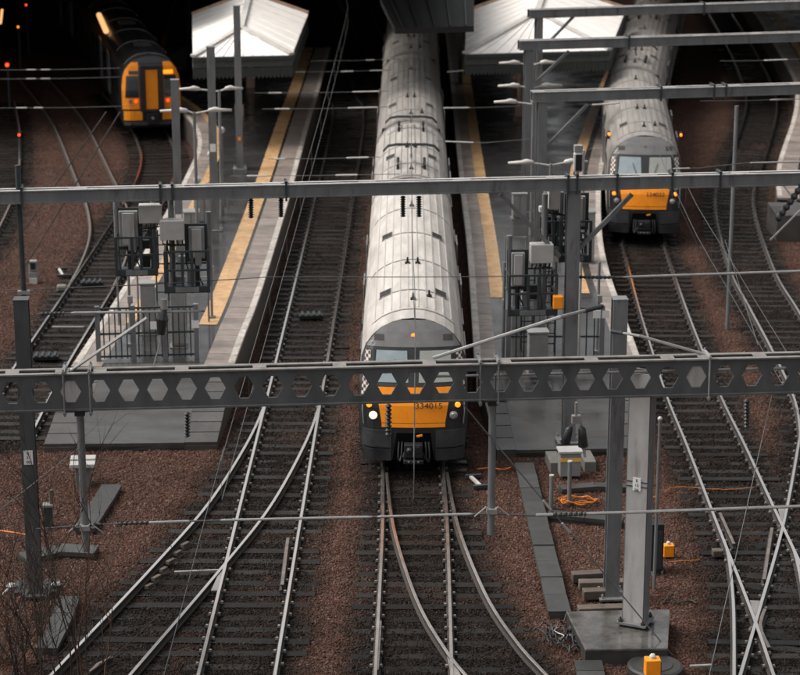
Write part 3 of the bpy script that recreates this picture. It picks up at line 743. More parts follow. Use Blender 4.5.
def pantograph(body, prof, y, up=.0):
    z = 3.66; mb = MB()
    for x in (-.45, .45): mb.tube([(x, y - .7, z + .08), (x, y + .7, z + .08)], .03, 6); mb.tube([(x, y - .6, z - .1), (x, y - .6, z + .1)], .05, 8); mb.tube([(x, y + .6, z - .1), (x, y + .6, z + .1)], .05, 8)
    mb.tube([(0, y + .6, z + .1), (0, y - .5, z + .3 + up)], .035, 6); mb.tube([(0, y - .5, z + .3 + up), (0, y + .1, z + .4 + up * 2)], .025, 6)
    for dy in (-.1, .1):
        pts_ = [(-.95, y + dy, z + .2 + up * 2), (-.78, y + dy, z + .38 + up * 2), (-.5, y + dy, z + .43 + up * 2), (.5, y + dy, z + .43 + up * 2), (.78, y + dy, z + .38 + up * 2), (.95, y + dy, z + .2 + up * 2)]
        mb.tube(pts_, .03, 6)
    mb.build('pantograph', 'train_black', body)
RIBS = [-.98, -.78, -.56, -.34, -.13, .13, .34, .56, .78, .98]
def coach_place(parent, name, me, a, b):
    """Coach from point a (near end, world ground) towards b."""
    o = bpy.data.objects.new(name, me); COL.objects.link(o); o.parent = parent
    a = Vector((a.x, a.y, 0)); d = b - a; ang = math.atan2(d.y, d.x) - math.pi / 2
    o.matrix_local = Matrix.Translation(a - parent.location) @ Matrix.Rotation(ang, 4, 'Z'); return o
def emu(label, number, joints, lit_left, blind, silver='train_silver'):
    """joints: ground points front, gap, gap ... rear."""
    root = thing('train', label, 'train', (joints[0].x, joints[0].y, 0))
    cab = Cab(PROF334, NOSE334, .11)
    for i in range(len(joints) - 1):
        a, b = joints[i], joints[i + 1]; L_ = (b - a).length - .28; first = i == 0
        me_ = coach_mesh(PROF334, L_, cab if first else None).mesh('coach_body', silver if first or silver != 'train_silver' else ('train_silver_half_shaded' if i < 2 else 'train_silver_shaded'), smooth=False)  # coaches behind the first take silver with shade painted in
        bd = coach_place(root, 'coach_body', me_, a, b)
        y0 = 2.0 if first else .35
        vents = []
        yv = 4.2
        while yv < L_ - 1.5:
            vents += [(-.72, yv, .34, .55), (.72, yv, .34, .55)]; yv += 6.6
        seams = [(y0 + .05, 1.05 if first else 1.2, .07)] + [(yy, 1.22 if k % 2 else .9, .06) for k, yy in enumerate(np.arange(y0 + 2.0, L_ - 1, 3.3))] + [(L_ - .25, 1.25, .16)]
        if not first: seams.append((.25, 1.25, .16))
        roof_details(bd, PROF334, y0 + .3, L_ - .5, RIBS, seams, vents, 'train_rib' if silver == 'train_silver' and i == 0 else 'train_rib_shaded')
        for x, yy in ((.0, y0 + 1.0), (.42, y0 + 1.5), (-.14, y0 + 4.9), (.14, y0 + 4.9), (.0, y0 + 12.2)):
            if yy < L_ - .6: antenna(bd, x, yy, PROF334)
        if i == 1:
            pantograph(bd, PROF334, 2.2, .12); pantograph(bd, PROF334, L_ - 1.2, -.02)
        underframe(bd, L_); sides(bd, L_, 2.2 if first else .6)
        if i < len(joints) - 2:
            MB().box((0, L_ + .14, 2.0), (2.2, .26, 2.7)).build('gangway', 'rubber', bd)
    # front
    ang = math.atan2((joints[1] - joints[0]).y, (joints[1] - joints[0]).x) - math.pi / 2
    fr = bpy.data.objects.new('cab', cab.patch([(z, -zw(PROF334, z) * .995, zw(PROF334, z) * .995) for z in np.linspace(.30, 3.62, 26)], .004, 24).mesh('cab', 'train_dark')); COL.objects.link(fr); fr.parent = root
    fr.rotation_euler = (0, 0, ang)
    zl = lambda a, b, f0, f1, n=8: [(a + (b - a) * k / n, *[f0[j] + (f1[j] - f0[j]) * k / n for j in (0, 1)]) for k in range(n + 1)]
    cab.patch([(z, -zw(PROF334, z) * .98, zw(PROF334, z) * .98) for z in np.linspace(3.02, 3.62, 8)], .016, 24).build('header_panel', 'train_grey', fr)
    cab.patch(zl(1.27, 2.13, (-.79, .79), (-.93, .93)), .02, 16).build('warning_panel', 'train_orange', fr)
    cab.patch(zl(1.16, 1.25, (-.79, .79), (-.79, .79), 2), .024, 16).build('warning_strip', 'train_orange', fr)
    for sx in (-1, 1):
        x0, x1 = sorted((sx * .13, sx * .98)); x2, x3 = sorted((sx * .16, sx * .92))
        cab.patch(zl(2.24, 2.94, (x0, x1), (x2, x3)), .018, 10).build('windscreen', ('glass_blind' if sx < 0 else 'glass_blind_grey') if blind else 'glass_dark', fr)
        x0, x1 = sorted((sx * 1.31, sx * 1.12)); x2, x3 = sorted((sx * 1.20, sx * 1.06))
        cab.patch(zl(1.85, 2.92, (x0, x1), (x2, x3)), .02, 4).build('chequer_panel', 'chequer', fr)
        x0, x1 = sorted((sx * .55, sx * 1.28))
        cab.patch(zl(.28, 1.08, (x0, x1), (x0, x1)), .05, 10, .12).build('skirt', 'train_skirt', fr)
        def disc(x, z, r, m_, nm, off=.05):
            c = cab.S(x, z, off); mb = MB(); mb.tube([c + Vector((0, .08, 0)), c, c - Vector((0, .02, 0))], [r, r, r * .7], 16)
            rim = mb.build(nm, m_, fr); MB().tube([c + Vector((0, .06, 0)), c + Vector((0, .01, 0))], r * 1.25, 16).build('bezel', 'train_black', fr)
        lit = sx < 0 and lit_left
        disc(sx * 1.0, 1.45, .105, 'lamp_halo' if lit else 'lamp_off', 'headlight')
        c = cab.S(sx * 1.0, 1.45, .075); MB().tube([c + Vector((0, .01, 0)), c - Vector((0, .012, 0))], [.068, .05], 16).build('bulb', 'lamp_white' if lit else 'galv', fr)
        disc(sx * 1.10, 1.70, .07, 'lamp_amber', 'marker_light')
        cab.patch(zl(2.22, 2.95, (sx * 1.03 - .03, sx * 1.03 + .03), (sx * .98 - .03, sx * .98 + .03)), .03, 3).build('screen_pillar', 'train_black', fr)
        c = cab.S(sx * .3, 2.35, .05); MB().tube([c, cab.S(sx * .45, 2.75, .05)], .012, 6).build('wiper', 'black', fr)
    for sx in (-1, 1): cab.patch(zl(3.17, 3.30, *[tuple(sorted((sx * .98, sx * .74)))] * 2, 2), .03, 4).build('header_grille', 'train_dirty', fr)
    c = cab.S(0, 3.27, .02); MB().tube([c + Vector((0, .05, 0)), c], .06, 12).build('marker_lamp', 'lamp_amber' if lit_left else 'lamp_off', fr)
    # coupler in its recess
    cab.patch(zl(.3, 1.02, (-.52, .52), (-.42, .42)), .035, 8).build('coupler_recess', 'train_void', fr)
    mb = MB(); mb.box((0, -.05, .62), (.46, .42, .34)); mb.tube([(-.1, -.27, .66), (-.1, -.36, .66)], [.09, .05], 12); mb.tube([(.11, -.27, .66), (.11, -.22, .66)], .1, 12); mb.box((0, -.2, .36), (.5, .25, .1)); mb.tube([(0, .3, .62), (0, -.1, .62)], .12, 10)
    mb.build('coupler', 'train_dark', fr, bevel=.02)
    for x, l in ((-.36, .5), (-.28, .42), (.3, .45), (.38, .52)):
        MB().tube(resample([Vector((x, -.02, .8)), Vector((x * 1.05, -.16, .8 - l * .7)), Vector((x * .95, -.1, .8 - l)), Vector((x * .8, .02, .8 - l * .6))], .05), .022, 6).build('hose', 'rubber', fr)
    for x in (-.12, 0, .12): MB().tube([(x, -.32, .38), (x, -.335, .38)], .025, 8).build('connector_pin', 'galv', fr)
    for sx in (-1, 1):
        MB().tube([cab.S(sx * 1.24, 1.2, .05), cab.S(sx * 1.27, 1.5, .09), cab.S(sx * 1.26, 1.9, .05)], .014, 6).build('grab_rail', 'galv', fr)
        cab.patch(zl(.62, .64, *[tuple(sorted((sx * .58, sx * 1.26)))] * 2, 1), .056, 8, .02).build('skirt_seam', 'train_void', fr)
    MB().bar(cab.S(.08, 1.0, .22), cab.S(.22, 1.03, .22), .04).build('coupler_tag', 'orange_plastic', fr)
    nz = 1.70
    p = cab.S(.38, nz, .03); tilt = math.atan2(cab.S(.38, 2.1).y - cab.S(.38, 1.9).y, .2)
    text('unit_number', number, .20, 'train_black', fr, Matrix.Translation(p + Vector((0, -.006, 0))) @ Matrix.Rotation(-tilt, 4, 'X') @ FACING @ Matrix.Diagonal((1.15, 1, 1, 1)))
    return root
# centre train on track T
def on(key, y): return Vector((xat(TR[key], y), y, 0))
yF = at(415, 468, 0).y - .3
def ytop(py): return at(418, py, 3.66).y
g1, g2, g3 = ytop(177), ytop(120), ytop(52)
emu('silver electric train in the centre with orange front panel numbered 334015', '334015', [on('T', yF), on('T', g1), on('T', g2), on('T', g3), on('T', g3 + 19)], True, True)
yR = at(642, 241, 0).y
emu('second silver electric train with orange front, standing at right behind the portal beam', '334032', [on('R1', yR), on('R1', yR + 17.5), on('R1', yR + 36), on('R1', yR + 55)], False, True, 'train_silver_shaded')

# orange fronted diesel train at top left
def dmu(label, joints):
    root = thing('train', label, 'train', (joints[0].x, joints[0].y, 0)); cab = Cab(PROF158, NOSE158, .05)
    for i in range(len(joints) - 1):
        a, b = joints[i], joints[i + 1]; L_ = (b - a).length - .3
        me_ = coach_mesh(PROF158, L_, cab if i == 0 else None).mesh('coach_body', 'train_dark'); bd = coach_place(root, 'coach_body', me_, a, b)
        roof_details(bd, PROF158, .8, L_ - .5, [-.8, -.4, 0, .4, .8], [(yy, 1.1, .08) for yy in np.arange(1.2, L_ - 1, 4.2)], [(0, 4, .8, 1.2), (0, 12, .8, 1.2)], 'train_dark', 'train_dirty')
        underframe(bd, L_); sides(bd, L_, 1.2)
    ang = math.atan2((joints[1] - joints[0]).y, (joints[1] - joints[0]).x) - math.pi / 2
    fr = bpy.data.objects.new('cab', cab.patch([(z, -zw(PROF158, z) * .995, zw(PROF158, z) * .995) for z in np.linspace(.52, 3.6, 24)], .004, 20).mesh('cab', 'train_dark')); COL.objects.link(fr); fr.parent = root; fr.rotation_euler = (0, 0, ang)
    zl = lambda a, b, f0, f1, n=6: [(a + (b - a) * k / n, *[f0[j] + (f1[j] - f0[j]) * k / n for j in (0, 1)]) for k in range(n + 1)]
    for sx in (-1, 1):
        rows = []
        for z in np.linspace(1.25, 3.36, 14):
            w_ = zw(PROF158, z) * .985; rows.append((z, *sorted((sx * .56, sx * max(w_, .57)))))
        cab.patch(rows, .016, 8).build('yellow_panel', 'train_orange', fr)
        x0, x1 = sorted((sx * .58, sx * 1.2)); x2, x3 = sorted((sx * .58, sx * 1.12))
        cab.patch(zl(1.78, 2.76, (x0, x1), (x2, x3)), .03, 8).build('windscreen', 'glass_dark', fr)
        x2, x3 = sorted((sx * .52, sx * 1.0))
        cab.patch(zl(2.82, 2.98, (x2, x3), (x2, x3), 2), .03, 6).build('destination_box', 'lamp_amber' if sx > 0 else 'glass_dark', fr)
        c = cab.S(sx * .72, 1.62, .05); MB().tube([c + Vector((0, .06, 0)), c], .06, 14).build('tail_light', 'lamp_red', fr)
        c = cab.S(sx * .98, 1.62, .05); MB().tube([c + Vector((0, .06, 0)), c], .08, 14).build('headlight', 'lamp_off', fr)
        x0, x1 = sorted((sx * .45, sx * 1.28)); cab.patch(zl(.75, 1.16, (x0, x1), (x0, x1)), .05, 6, .1).build('lower_panel', 'train_orange', fr)
        MB().tube([cab.S(sx * .95, .62, .0), cab.S(sx * .95, .62, .35)], .06, 10).build('buffer', 'train_black', fr)
    mb = MB()
    for sx in (-.42, .42): mb.box((sx, -.10, 2.2), (.22, .24, 2.1))
    mb.box((0, -.10, 3.2), (.9, .24, .12)); mb.box((0, -.1, 1.18), (.9, .24, .1)); mb.build('gangway_frame', 'train_dark', fr, bevel=.02)
    MB().box((0, -.08, 2.15), (.56, .06, 1.8)).build('gangway_door', 'train_orange', fr, bevel=.01)
    mb = MB(); mb.box((0, -.12, .85), (.55, .4, .5)); mb.tube([(0, -.3, .85), (0, -.42, .85)], [.12, .08], 12); mb.build('coupler', 'train_black', fr, bevel=.02)
    MB().tube([(0, -.41, .88), (0, -.44, .88)], .05, 10).build('coupler_cap', 'galv', fr)
    cab.patch([(z, -1.26, 1.26) for z in (.52, .6, .68)], .05, 10, .1).build('obstacle_deflector', 'train_dirty', fr)
    return root
yO = at(152, 136, 0).y
jo = [on('L1', yO)]
d0 = (at(122, 20, 3.5) - at(152, 64, 3.5)); d0.z = 0; d0.normalize()
jo.append(jo[0] + d0 * 21); jo.append(jo[1] + Matrix.Rotation(R(4), 3, 'Z') @ d0 * 21)
dmu('dark train with an orange front, gangway door and red tail lights at top left', jo)

# ================================================================== OVERHEAD LINE STRUCTURES
ALPHA = R(5.1); ALPHA2 = R(7.0)
U2 = Vector((math.cos(ALPHA2), math.sin(ALPHA2), 0)); W2 = Vector((-U2.y, U2.x, 0))
U = Vector((math.cos(ALPHA), math.sin(ALPHA), 0)); W = Vector((-U.y, U.x, 0))      # along / behind the portal beams
def lineM(P, u=None):                                  # local frame: x along the beam, y behind, z up
    u = u or U; w_ = Vector((-u.y, u.x, 0))
    return Matrix(((u.x, w_.x, 0, P.x), (u.y, w_.y, 0, P.y), (0, 0, 1, P.z), (0, 0, 0, 1)))
def hmast(name, label, foot, h, wd=.3, dp=.3, m_='steel', plate=None, rz=ALPHA, base=True, group='overhead line masts'):
    t = thing(name, label, 'mast', foot, rz, group)
    mb = MB(); f_ = .03
    mb.box((0, -dp / 2 + f_ / 2, h / 2), (wd, f_, h)); mb.box((0, dp / 2 - f_ / 2, h / 2), (wd, f_, h)); mb.box((0, 0, h / 2), (.03, dp - 2 * f_ - .002, h)); mb.build('column', m_, t)
    MB().box((0, 0, h + .012), (wd + .02, dp + .02, .022)).build('cap_plate', m_, t)
    if base:
        MB().box((0, 0, .02), (wd + .28, dp + .28, .04)).build('base_plate', m_, t)
        for sx in (-1, 1):
            for sy in (-1, 1):
                MB().tube([(sx * (wd / 2 + .08), sy * (dp / 2 + .08), .03), (sx * (wd / 2 + .08), sy * (dp / 2 + .08), .13)], .025, 8).build('holding_bolt', 'galv', t)
    return t
def idplate(parent, z, y, lines, w_=.19, h_=.31):
    o = MB().box((0, y, z), (w_, .012, h_)).build('number_plate', 'sign_white', parent)
    for k, s_ in enumerate(lines):
        text('plate_text', s_, .085, 'black', o, Matrix.Translation((0, y - .009, z + h_ / 2 - .055 - k * .1)) @ FACING)
    return o
def top_z(px, py, foot): return onplane(px, py, foot, U).z
f1 = at(36, 593, -.1); hM1 = top_z(33, 299, f1) + .1
m1 = hmast('mast', 'dark steel mast at far left with a white number plate, rising past the lattice beam', f1, hM1, .30, .30, 'steel_mid'); idplate(m1, onplane(36, 455, f1, U).z + .1, -.16, ['E', '31', '02'])
f2 = at(611, 596, -.1); hM2 = top_z(606, 299, f2) + .1
m2 = hmast('mast', 'dark steel mast left of the pale square mast, on a timber footing', f2, hM2, .30, .30, 'steel')
# --- pale square mast on its concrete pad
padz = .18
f3 = at(638, 624, padz)
pad = [at(566, 611, padz), at(585, 649, padz), at(668, 648, padz), at(670, 609, padz)]
pd = thing('concrete_pad', '', '', (0, 0, 0)); MB().prism([(p.x, p.y) for p in pad], padz - .07, padz).build('slab', 'pad_concrete', pd, bevel=.02); pc = sum(pad, Vector()) / 4; MB().prism([(pc.x + (p.x - pc.x) * .985, pc.y + (p.y - pc.y) * .985) for p in pad], -.4, padz - .068).build('footing', 'trough', pd); tag(pd, 'wet concrete pad under the pale square mast', 'concrete pad')
mp_ = thing('mast', 'pale grey square mast bolted to a wet concrete pad, holding up the lattice beam', 'mast', f3, R(-24), 'overhead line masts')
zt3 = onplane(637, 372, f3, U).z - padz
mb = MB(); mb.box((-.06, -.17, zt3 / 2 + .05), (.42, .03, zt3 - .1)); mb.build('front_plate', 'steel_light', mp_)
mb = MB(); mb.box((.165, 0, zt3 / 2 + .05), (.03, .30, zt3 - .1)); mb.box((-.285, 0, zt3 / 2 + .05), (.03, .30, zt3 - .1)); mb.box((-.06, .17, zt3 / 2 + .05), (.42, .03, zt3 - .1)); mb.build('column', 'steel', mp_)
MB().box((-.06, 0, .08), (.62, .6, .045)).build('base_plate', 'steel', mp_)
for sx in (-.3, .18):
    for sy in (-.24, .24):
        mb = MB(); mb.tube([(sx, sy, 0), (sx, sy, .2)], .022, 8); mb.tube([(sx, sy, .103), (sx, sy, .15)], .05, 6); mb.build('holding_bolt', 'rail_rust', mp_)
idplate(mp_, onplane(635, 482, f3, U).z - padz, -.197, ['E', '13', '04'], .17, .27).location.x = -.06
for dz in (.05, -.05): MB().box((-.06, -.192, onplane(635, 482, f3, U).z - padz + dz), (.44, .012, .02)).build('strap', 'steel_dark', mp_)

# --- near castellated beam
gp = f3 - W * .12
zb = onplane(637, 397.5, gp - W * .36, U).z; zt = onplane(637, 361, gp - W * .34, U).z
xl = onplane(-150, 400, gp, U); xr = onplane(950, 400, gp, U)
gdr = thing('castellated_beam', 'grey castellated steel beam with hexagonal openings crossing the whole view', 'portal beam', gp, ALPHA)
s0 = (xl - gp).dot(U); s1 = (xr - gp).dot(U); hB = zt - zb
PITCH = (onplane(612.5 + 27.9, 385, gp - W * .28, U) - onplane(612.5, 385, gp - W * .28, U)).length
xc0 = (onplane(612.5, 385, gp - W * .28, U) - gp).dot(U)
k0 = math.floor((s0 - xc0) / PITCH); k1 = math.ceil((s1 - xc0) / PITCH)
def web(yoff, th):
    mb = MB(); zlo = zb - gp.z + .03; zhi = zt - gp.z - .03; h = zhi - zlo; p = PITCH
    for k in range(k0, k1 + 1):
        cx = xc0 + k * p
        pt = lambda u, v, y: (cx + u * p, y, zlo + v * h)
        hexs = [(-.37, .5), (-.155, .18), (.155, .18), (.37, .5), (.155, .82), (-.155, .82)]; cell = [(-.5, .5), (-.5, 0), (.5, 0), (.5, .5), (.5, 1), (-.5, 1)]
        V = [pt(*c, yoff) for c in cell + hexs] + [pt(*c, yoff + th) for c in cell + hexs]
        F = []
        for i in range(6):
            j = (i + 1) % 6
            F += [(i, j, 6 + j, 6 + i), (12 + j, 12 + i, 18 + i, 18 + j), (6 + i, 6 + j, 18 + j, 18 + i)]
        mb.add(V, F)
    return mb
web(-.28, .05).build('front_web', 'girder_paint', gdr)
xm, Lb = (s0 + s1) / 2, s1 - s0
for nm, yc in (('front', -.2675), ('rear', .03)):
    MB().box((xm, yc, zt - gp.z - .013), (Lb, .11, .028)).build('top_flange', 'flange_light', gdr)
    if nm == 'front': MB().box((xm, yc, zb - gp.z + .014), (Lb, .19, .028)).build('bottom_flange', 'girder_paint', gdr)
for xe in (s0 + .2, s1 - .2): MB().box((xe, -.12, (zb - gp.z - .4) / 2 - .1), (.36, .36, zb + .4 - .03)).build('end_post', 'steel', gdr)
def gx(px, py=385): return (onplane(px, py, gp - W * .28, U) - gp).dot(U)
for px in (12, 62, 100, 182, 260, 340, 430, 505, 592, 668, 705, 760, 830):   # battens joining the two flanges
    MB().box((gx(px), -.119, zt - gp.z - .008), (.26, .185, .022)).build('batten', 'flange_light', gdr)
MB().box((xm, .065, zt - gp.z - .1), (Lb, .03, .14)).build('rear_angle', 'girder_paint', gdr)
MB().tube([(gx(430), .0, zb - gp.z + .42), (gx(840), .0, zb - gp.z + .42)], .028, 8).build('conduit', 'galv', gdr)
for px in (80, 697):
    k = round((gx(px) - xc0) / PITCH); MB().box((xc0 + k * PITCH, -.245, (zb + zt) / 2 - gp.z), (PITCH * .97, .03, hB - .12)).build('infill_plate', 'steel_light', gdr)
for px in (64, 90, 480, 498, 708):
    mb = MB(); x = gx(px)
    for y in (-.375, .13): mb.tube([(x, y, zb - gp.z - .1), (x, y, zt - gp.z + .1)], .018, 6)
    mb.box((x, -.12, zt - gp.z + .035), (.06, .58, .05)); mb.box((x, -.12, zb - gp.z - .04), (.06, .58, .05)); mb.build('clamp', 'galv' if px == 708 else 'steel', gdr)
for px in (36, 611, 640):  # seats on the masts behind
    pass
def drop(label, px, py_bot, grp='drop posts under the near beam'):
    b = onplane(px, py_bot, gp, U); t = thing('drop_post', label, 'drop post', (b.x, b.y, b.z), ALPHA, grp); h = zb - b.z
    MB().tube([(0, 0, 0), (0, 0, h - .02)], .075, 12).build('tube', 'steel', t)
    mb = MB(); mb.box((0, 0, h - .05), (.5, .34, .06)); mb.box((0, 0, h - .13), (.2, .2, .12)); mb.build('hanger_plate', 'steel_dark', t)
    mb = MB()
    for sx in (-1, 1): mb.tube([(0, -.09, .5), (sx * .12, -.11, .62), (sx * .35, -.1, .42)], .016, 6)
    mb.box((0, -.06, .52), (.2, .16, .1)); mb.build('wire_clamp', 'galv', t)
    return t
drop('round grey drop post under the lattice beam at far left', 86, 551)
drop('round grey drop post under the lattice beam right of the centre train', 491, 534)

# ------------------------------------------------------------------ plain portal beams
def portal(label, px0, py0, px1, P, u, hgt, dep, clamps, m_='steel'):
    """beam whose top front edge passes through P; spans the pixels px0..px1."""
    a = onplane(px0, py0, P, u); s_a = (a - P).dot(u); b = onplane(px1, py0, P, u); s_b = (b - P).dot(u)
    t = thing('portal_beam', label, 'portal beam', P, math.atan2(u.y, u.x), 'plain portal beams')
    L_ = s_b - s_a; c = (s_a + s_b) / 2
    mb = MB(); mb.box((c, .02, -hgt / 2), (L_, .03, hgt - .05)); mb.box((c, dep - .04, -hgt / 2), (L_, .03, hgt - .05)); mb.build('web', m_, t)
    MB().box((c, dep / 2, -hgt + .015), (L_, dep + .06, .03)).build('bottom_flange', m_, t)
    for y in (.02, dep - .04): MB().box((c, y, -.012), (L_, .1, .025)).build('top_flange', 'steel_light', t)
    MB().box((s_b - .2, dep / 2, -hgt - (P.z - hgt + .4) / 2 - .01), (.3, .3, P.z - hgt + .4)).build('end_post', m_, t)
    if px0 < 0: MB().box((s_a + .2, dep / 2, -hgt - (P.z - hgt + .4) / 2 - .01), (.3, .3, P.z - hgt + .4)).build('end_post', m_, t)
    n = max(2, int(L_ / 2.2))
    for k in range(n + 1): MB().box((s_a + .2 + (L_ - .4) * k / n, dep / 2 - .01, -.008), (.45, dep - .17, .02)).build('batten', 'flange_light', t)
    for px in clamps:
        x = (onplane(px, py0, P, u) - P).dot(u); mb = MB()
        mb.box((x, -.03, -hgt / 2), (.05, .04, hgt + .16)); mb.box((x, dep + .02, -hgt / 2), (.05, .04, hgt + .16)); mb.box((x, dep / 2, .05), (.07, dep + .1, .04)); mb.build('clamp', 'steel_dark', t)
    return t
f4 = at(568, 441, .15); Dm = f4
P2 = onplane(566, 177.9, f4 - W2 * .2, U2)
portal('long grey portal beam crossing the view above the train fronts', -130, 183, 930, P2, U2, .33, .3, (21, 160, 172, 286, 568, 577, 617, 672, 720))
m4 = hmast('mast', 'grey steel mast in the centre platform ramp carrying the long portal beam', f4, P2.z - .35 - f4.z, .32, .34)
for sx, px in ((-1, 500), (1, 632)):
    a = onplane(px, 194, f4, U2); b = onplane(566 + sx * 6, 256, f4, U2)
    MB().bar(m4.matrix_world.inverted() @ a if False else Matrix.Rotation(-ALPHA, 3, 'Z') @ (a - f4), Matrix.Rotation(-ALPHA, 3, 'Z') @ (b - f4), .11, .1).build('brace', 'steel', m4)
def drop2(label, px, y0, y1, r=.07):
    a, b = onplane(px, y0, f4, U2), onplane(px + 3, y1, f4, U2); t = thing('drop_post', label, 'drop post', b, ALPHA, 'drop posts under the far beam')
    MB().tube([(0, 0, 0), (0, 0, a.z - b.z)], r, 10).build('tube', 'steel_dark', t); MB().box((0, 0, .1), (.3, .2, .08)).build('wire_clamp', 'galv', t)
drop2('thin drop post hanging from the portal beam at the left edge', 21, 165, 296)
# insulator strings hanging under the long beam
def hang_ins(px, y0, y1, label):
    a, b = onplane(px, y0, f4, U2), onplane(px, y1, f4, U2); mb = MB(); n = 9; pts_ = []; rs = []
    for k in range(n * 2 + 1): pts_.append(a.lerp(b, k / (2 * n))); rs.append(.035 if k % 2 == 0 else .075)
    mb.tube(pts_, rs, 10); o = mb.build('insulator', 'insulator_black'); tag(o, label, 'insulator', 'black insulators')
hang_ins(251, 197, 218, 'black insulator hanging from the portal beam over the left platform'); hang_ins(281, 197, 217, 'black insulator hanging over the left platform edge')
hang_ins(403, 196, 217, 'left black insulator hanging over the centre train roof'); hang_ins(419, 196, 217, 'right black insulator hanging over the centre train roof')
def near_ins(px, y0, y1, label):
    a, b = onplane(px, y0, gp, U), onplane(px, y1, gp, U); mb = MB(); n = 8; pts_ = []; rs = []
    for k in range(n * 2 + 1): pts_.append(a.lerp(b, k / (2 * n))); rs.append(.03 if k % 2 == 0 else .07)
    mb.tube(pts_, rs, 10); o = mb.build('insulator', 'insulator_black'); tag(o, label, 'insulator', 'black insulators')
near_ins(388.5, 404, 436, 'black ribbed insulator hanging from the lattice beam before the train front')
near_ins(187, 412, 437, 'black insulator hanging from the lattice beam over the left ramp')
near_ins(747, 399, 428, 'black insulator hanging from the lattice beam at right')

# right hand portals at the far end of the centre platform
def rportal(label, px, ybase, ytop_, slope, yref, col_w, mlabel, brace, hgt=.34, clamps=()):
    al = math.atan(FPX * slope / (yref + 270) ) if False else math.atan(slope * 2.124e3 / (yref + 270) * .96)
    u = Vector((math.cos(al), math.sin(al), 0)); ft = at(px, ybase, PH)
    P = onplane(px, ytop_, ft, u)
    t = portal(label, px - 6, ytop_, 930, P - Vector((-u.y, u.x, 0)) * .17, u, hgt, .36, clamps)
    m = hmast('mast', mlabel, ft, P.z - hgt - ft.z - .01, col_w, .3, 'steel', rz=al)
    if brace:
        Mi = Matrix.Rotation(-al, 3, 'Z'); a = Mi @ (onplane(*brace[0], ft, u) - ft); b = Mi @ (onplane(*brace[1], ft, u) - ft)
        MB().bar(a, b, .1, .09).build('brace', 'steel', m)
    return t
rportal('nearest of the three short portal beams at upper right', 539, 262, 91, .034, 92, .3, 'steel mast under the nearest short portal beam, tall white box at its foot', ((588, 104), (544, 149)), clamps=(661, 714, 726))
rportal('middle one of the three short portal beams at upper right', 526, 212, 40, .034, 42, .3, 'steel mast under the middle short portal beam', ((569, 51), (536, 82)), clamps=(629,))
rportal('farthest of the three short portal beams, touching the top edge', 536, 176, 9, .036, 10, .26, 'steel mast under the farthest short portal beam', ((574, 16), (546, 45)), clamps=(704,))

# masts on the left platform
for px, yb, yt, wd, lab in ((180, 262, 80, .26, 'steel mast on the left platform, nearest of its row, white plate low down'), (215, 230, 47, .28, 'middle steel mast on the left platform with lamps about it'), (240, 169, 6, .27, 'farthest steel mast on the left platform, in front of the white canopy')):
    ft = at(px, yb, PH); h = onplane(px - (2 if px < 200 else 1), yt, ft, U).z - PH
    m = hmast('mast', lab, ft, h, wd, .28)
    if px == 180: idplate(m, onplane(182, 217, ft, U).z - PH, -.16, [], .2, .25)
    if px == 215: idplate(m, onplane(216, 147, ft, U).z - PH, -.16, [], .2, .28)
    if px == 240:
        MB().box((0, -.2, onplane(238, 138, ft, U).z - PH), (.12, .05, .12)).build('reflector', 'orange_plastic', m)
ft = at(654, 590, -.2); t = thing('marker_post', 'thin grey post with a rounded cap just right of the pale mast', 'post', ft)
h = onplane(652, 419, ft, U).z + .2; mb = MB(); mb.tube([(0, 0, 0), (0, 0, h)], .035, 8); mb.build('tube', 'steel', t); MB().ball((0, 0, h), .055).build('cap', 'steel_light', t)
ft = at(727, 330, -.2); t = thing('trackside_post', 'thin grey post between the two right hand tracks, rising to the beam', 'post', ft); h = onplane(721, 106, ft, U).z + .2
MB().tube([(0, 0, 0), (0, 0, h)], .06, 8).build('tube', 'steel', t)

# ------------------------------------------------------------------ wires
def wire(label, pts_, r=.012, ins=(), m_='wire', cat='wire', group=None, rod=.035, insm='galv'):
    """ins: list of (t0, t1) fractions carrying a thicker insulator rod."""
    base = pts_[0]; t = thing('overhead_wire' if cat == 'wire' else 'span_wire', label, cat, base, 0, group)
    MB().tube([p - base for p in pts_], r, 6).build('strand', m_, t)
    Ls = [0.]
    for a, b in zip(pts_, pts_[1:]): Ls.append(Ls[-1] + (b - a).length)
    def P(f):
        d = f * Ls[-1]
        for i in range(len(Ls) - 1):
            if Ls[i] <= d <= Ls[i + 1] + 1e-6: return pts_[i].lerp(pts_[i + 1], (d - Ls[i]) / max(1e-6, Ls[i + 1] - Ls[i])) - base
        return pts_[-1] - base
    for f0, f1, *mm in ins:
        a, b = P(f0), P(f1); mb = MB(); mt = mm[0] if mm else insm
        if mt == 'insulator_black':
            n = max(4, int((b - a).length / .05)); mb.tube([a.lerp(b, k / n) for k in range(n + 1)], [rod * (1.5 if k % 2 else .8) for k in range(n + 1)], 8)
        else:
            mb.tube([a, a.lerp(b, .03), a.lerp(b, .97), b], [rod * .6, rod, rod, rod * .6], 8)
        mb.build('insulator', mt, t)
    return t
GP = lambda x, y: onplane(x, y, gp, U)
FP = lambda x, y: onplane(x, y, f4, U2)
MP = lambda x, y: onplane(x, y, f2, U)
wire('cross span wire with pale rods low across the left and centre tracks', [GP(36, 529), GP(86, 525), GP(194, 521), GP(300, 518), GP(396, 516.5), GP(491, 513.5), GP(542, 516)], .016, [(.10, .13, 'insulator_black'), (.16, .22, 'insulator_black'), (.22, .30, 'galv'), (.36, .66, 'galv'), (.67, .86, 'galv')], cat='span wire', rod=.028)
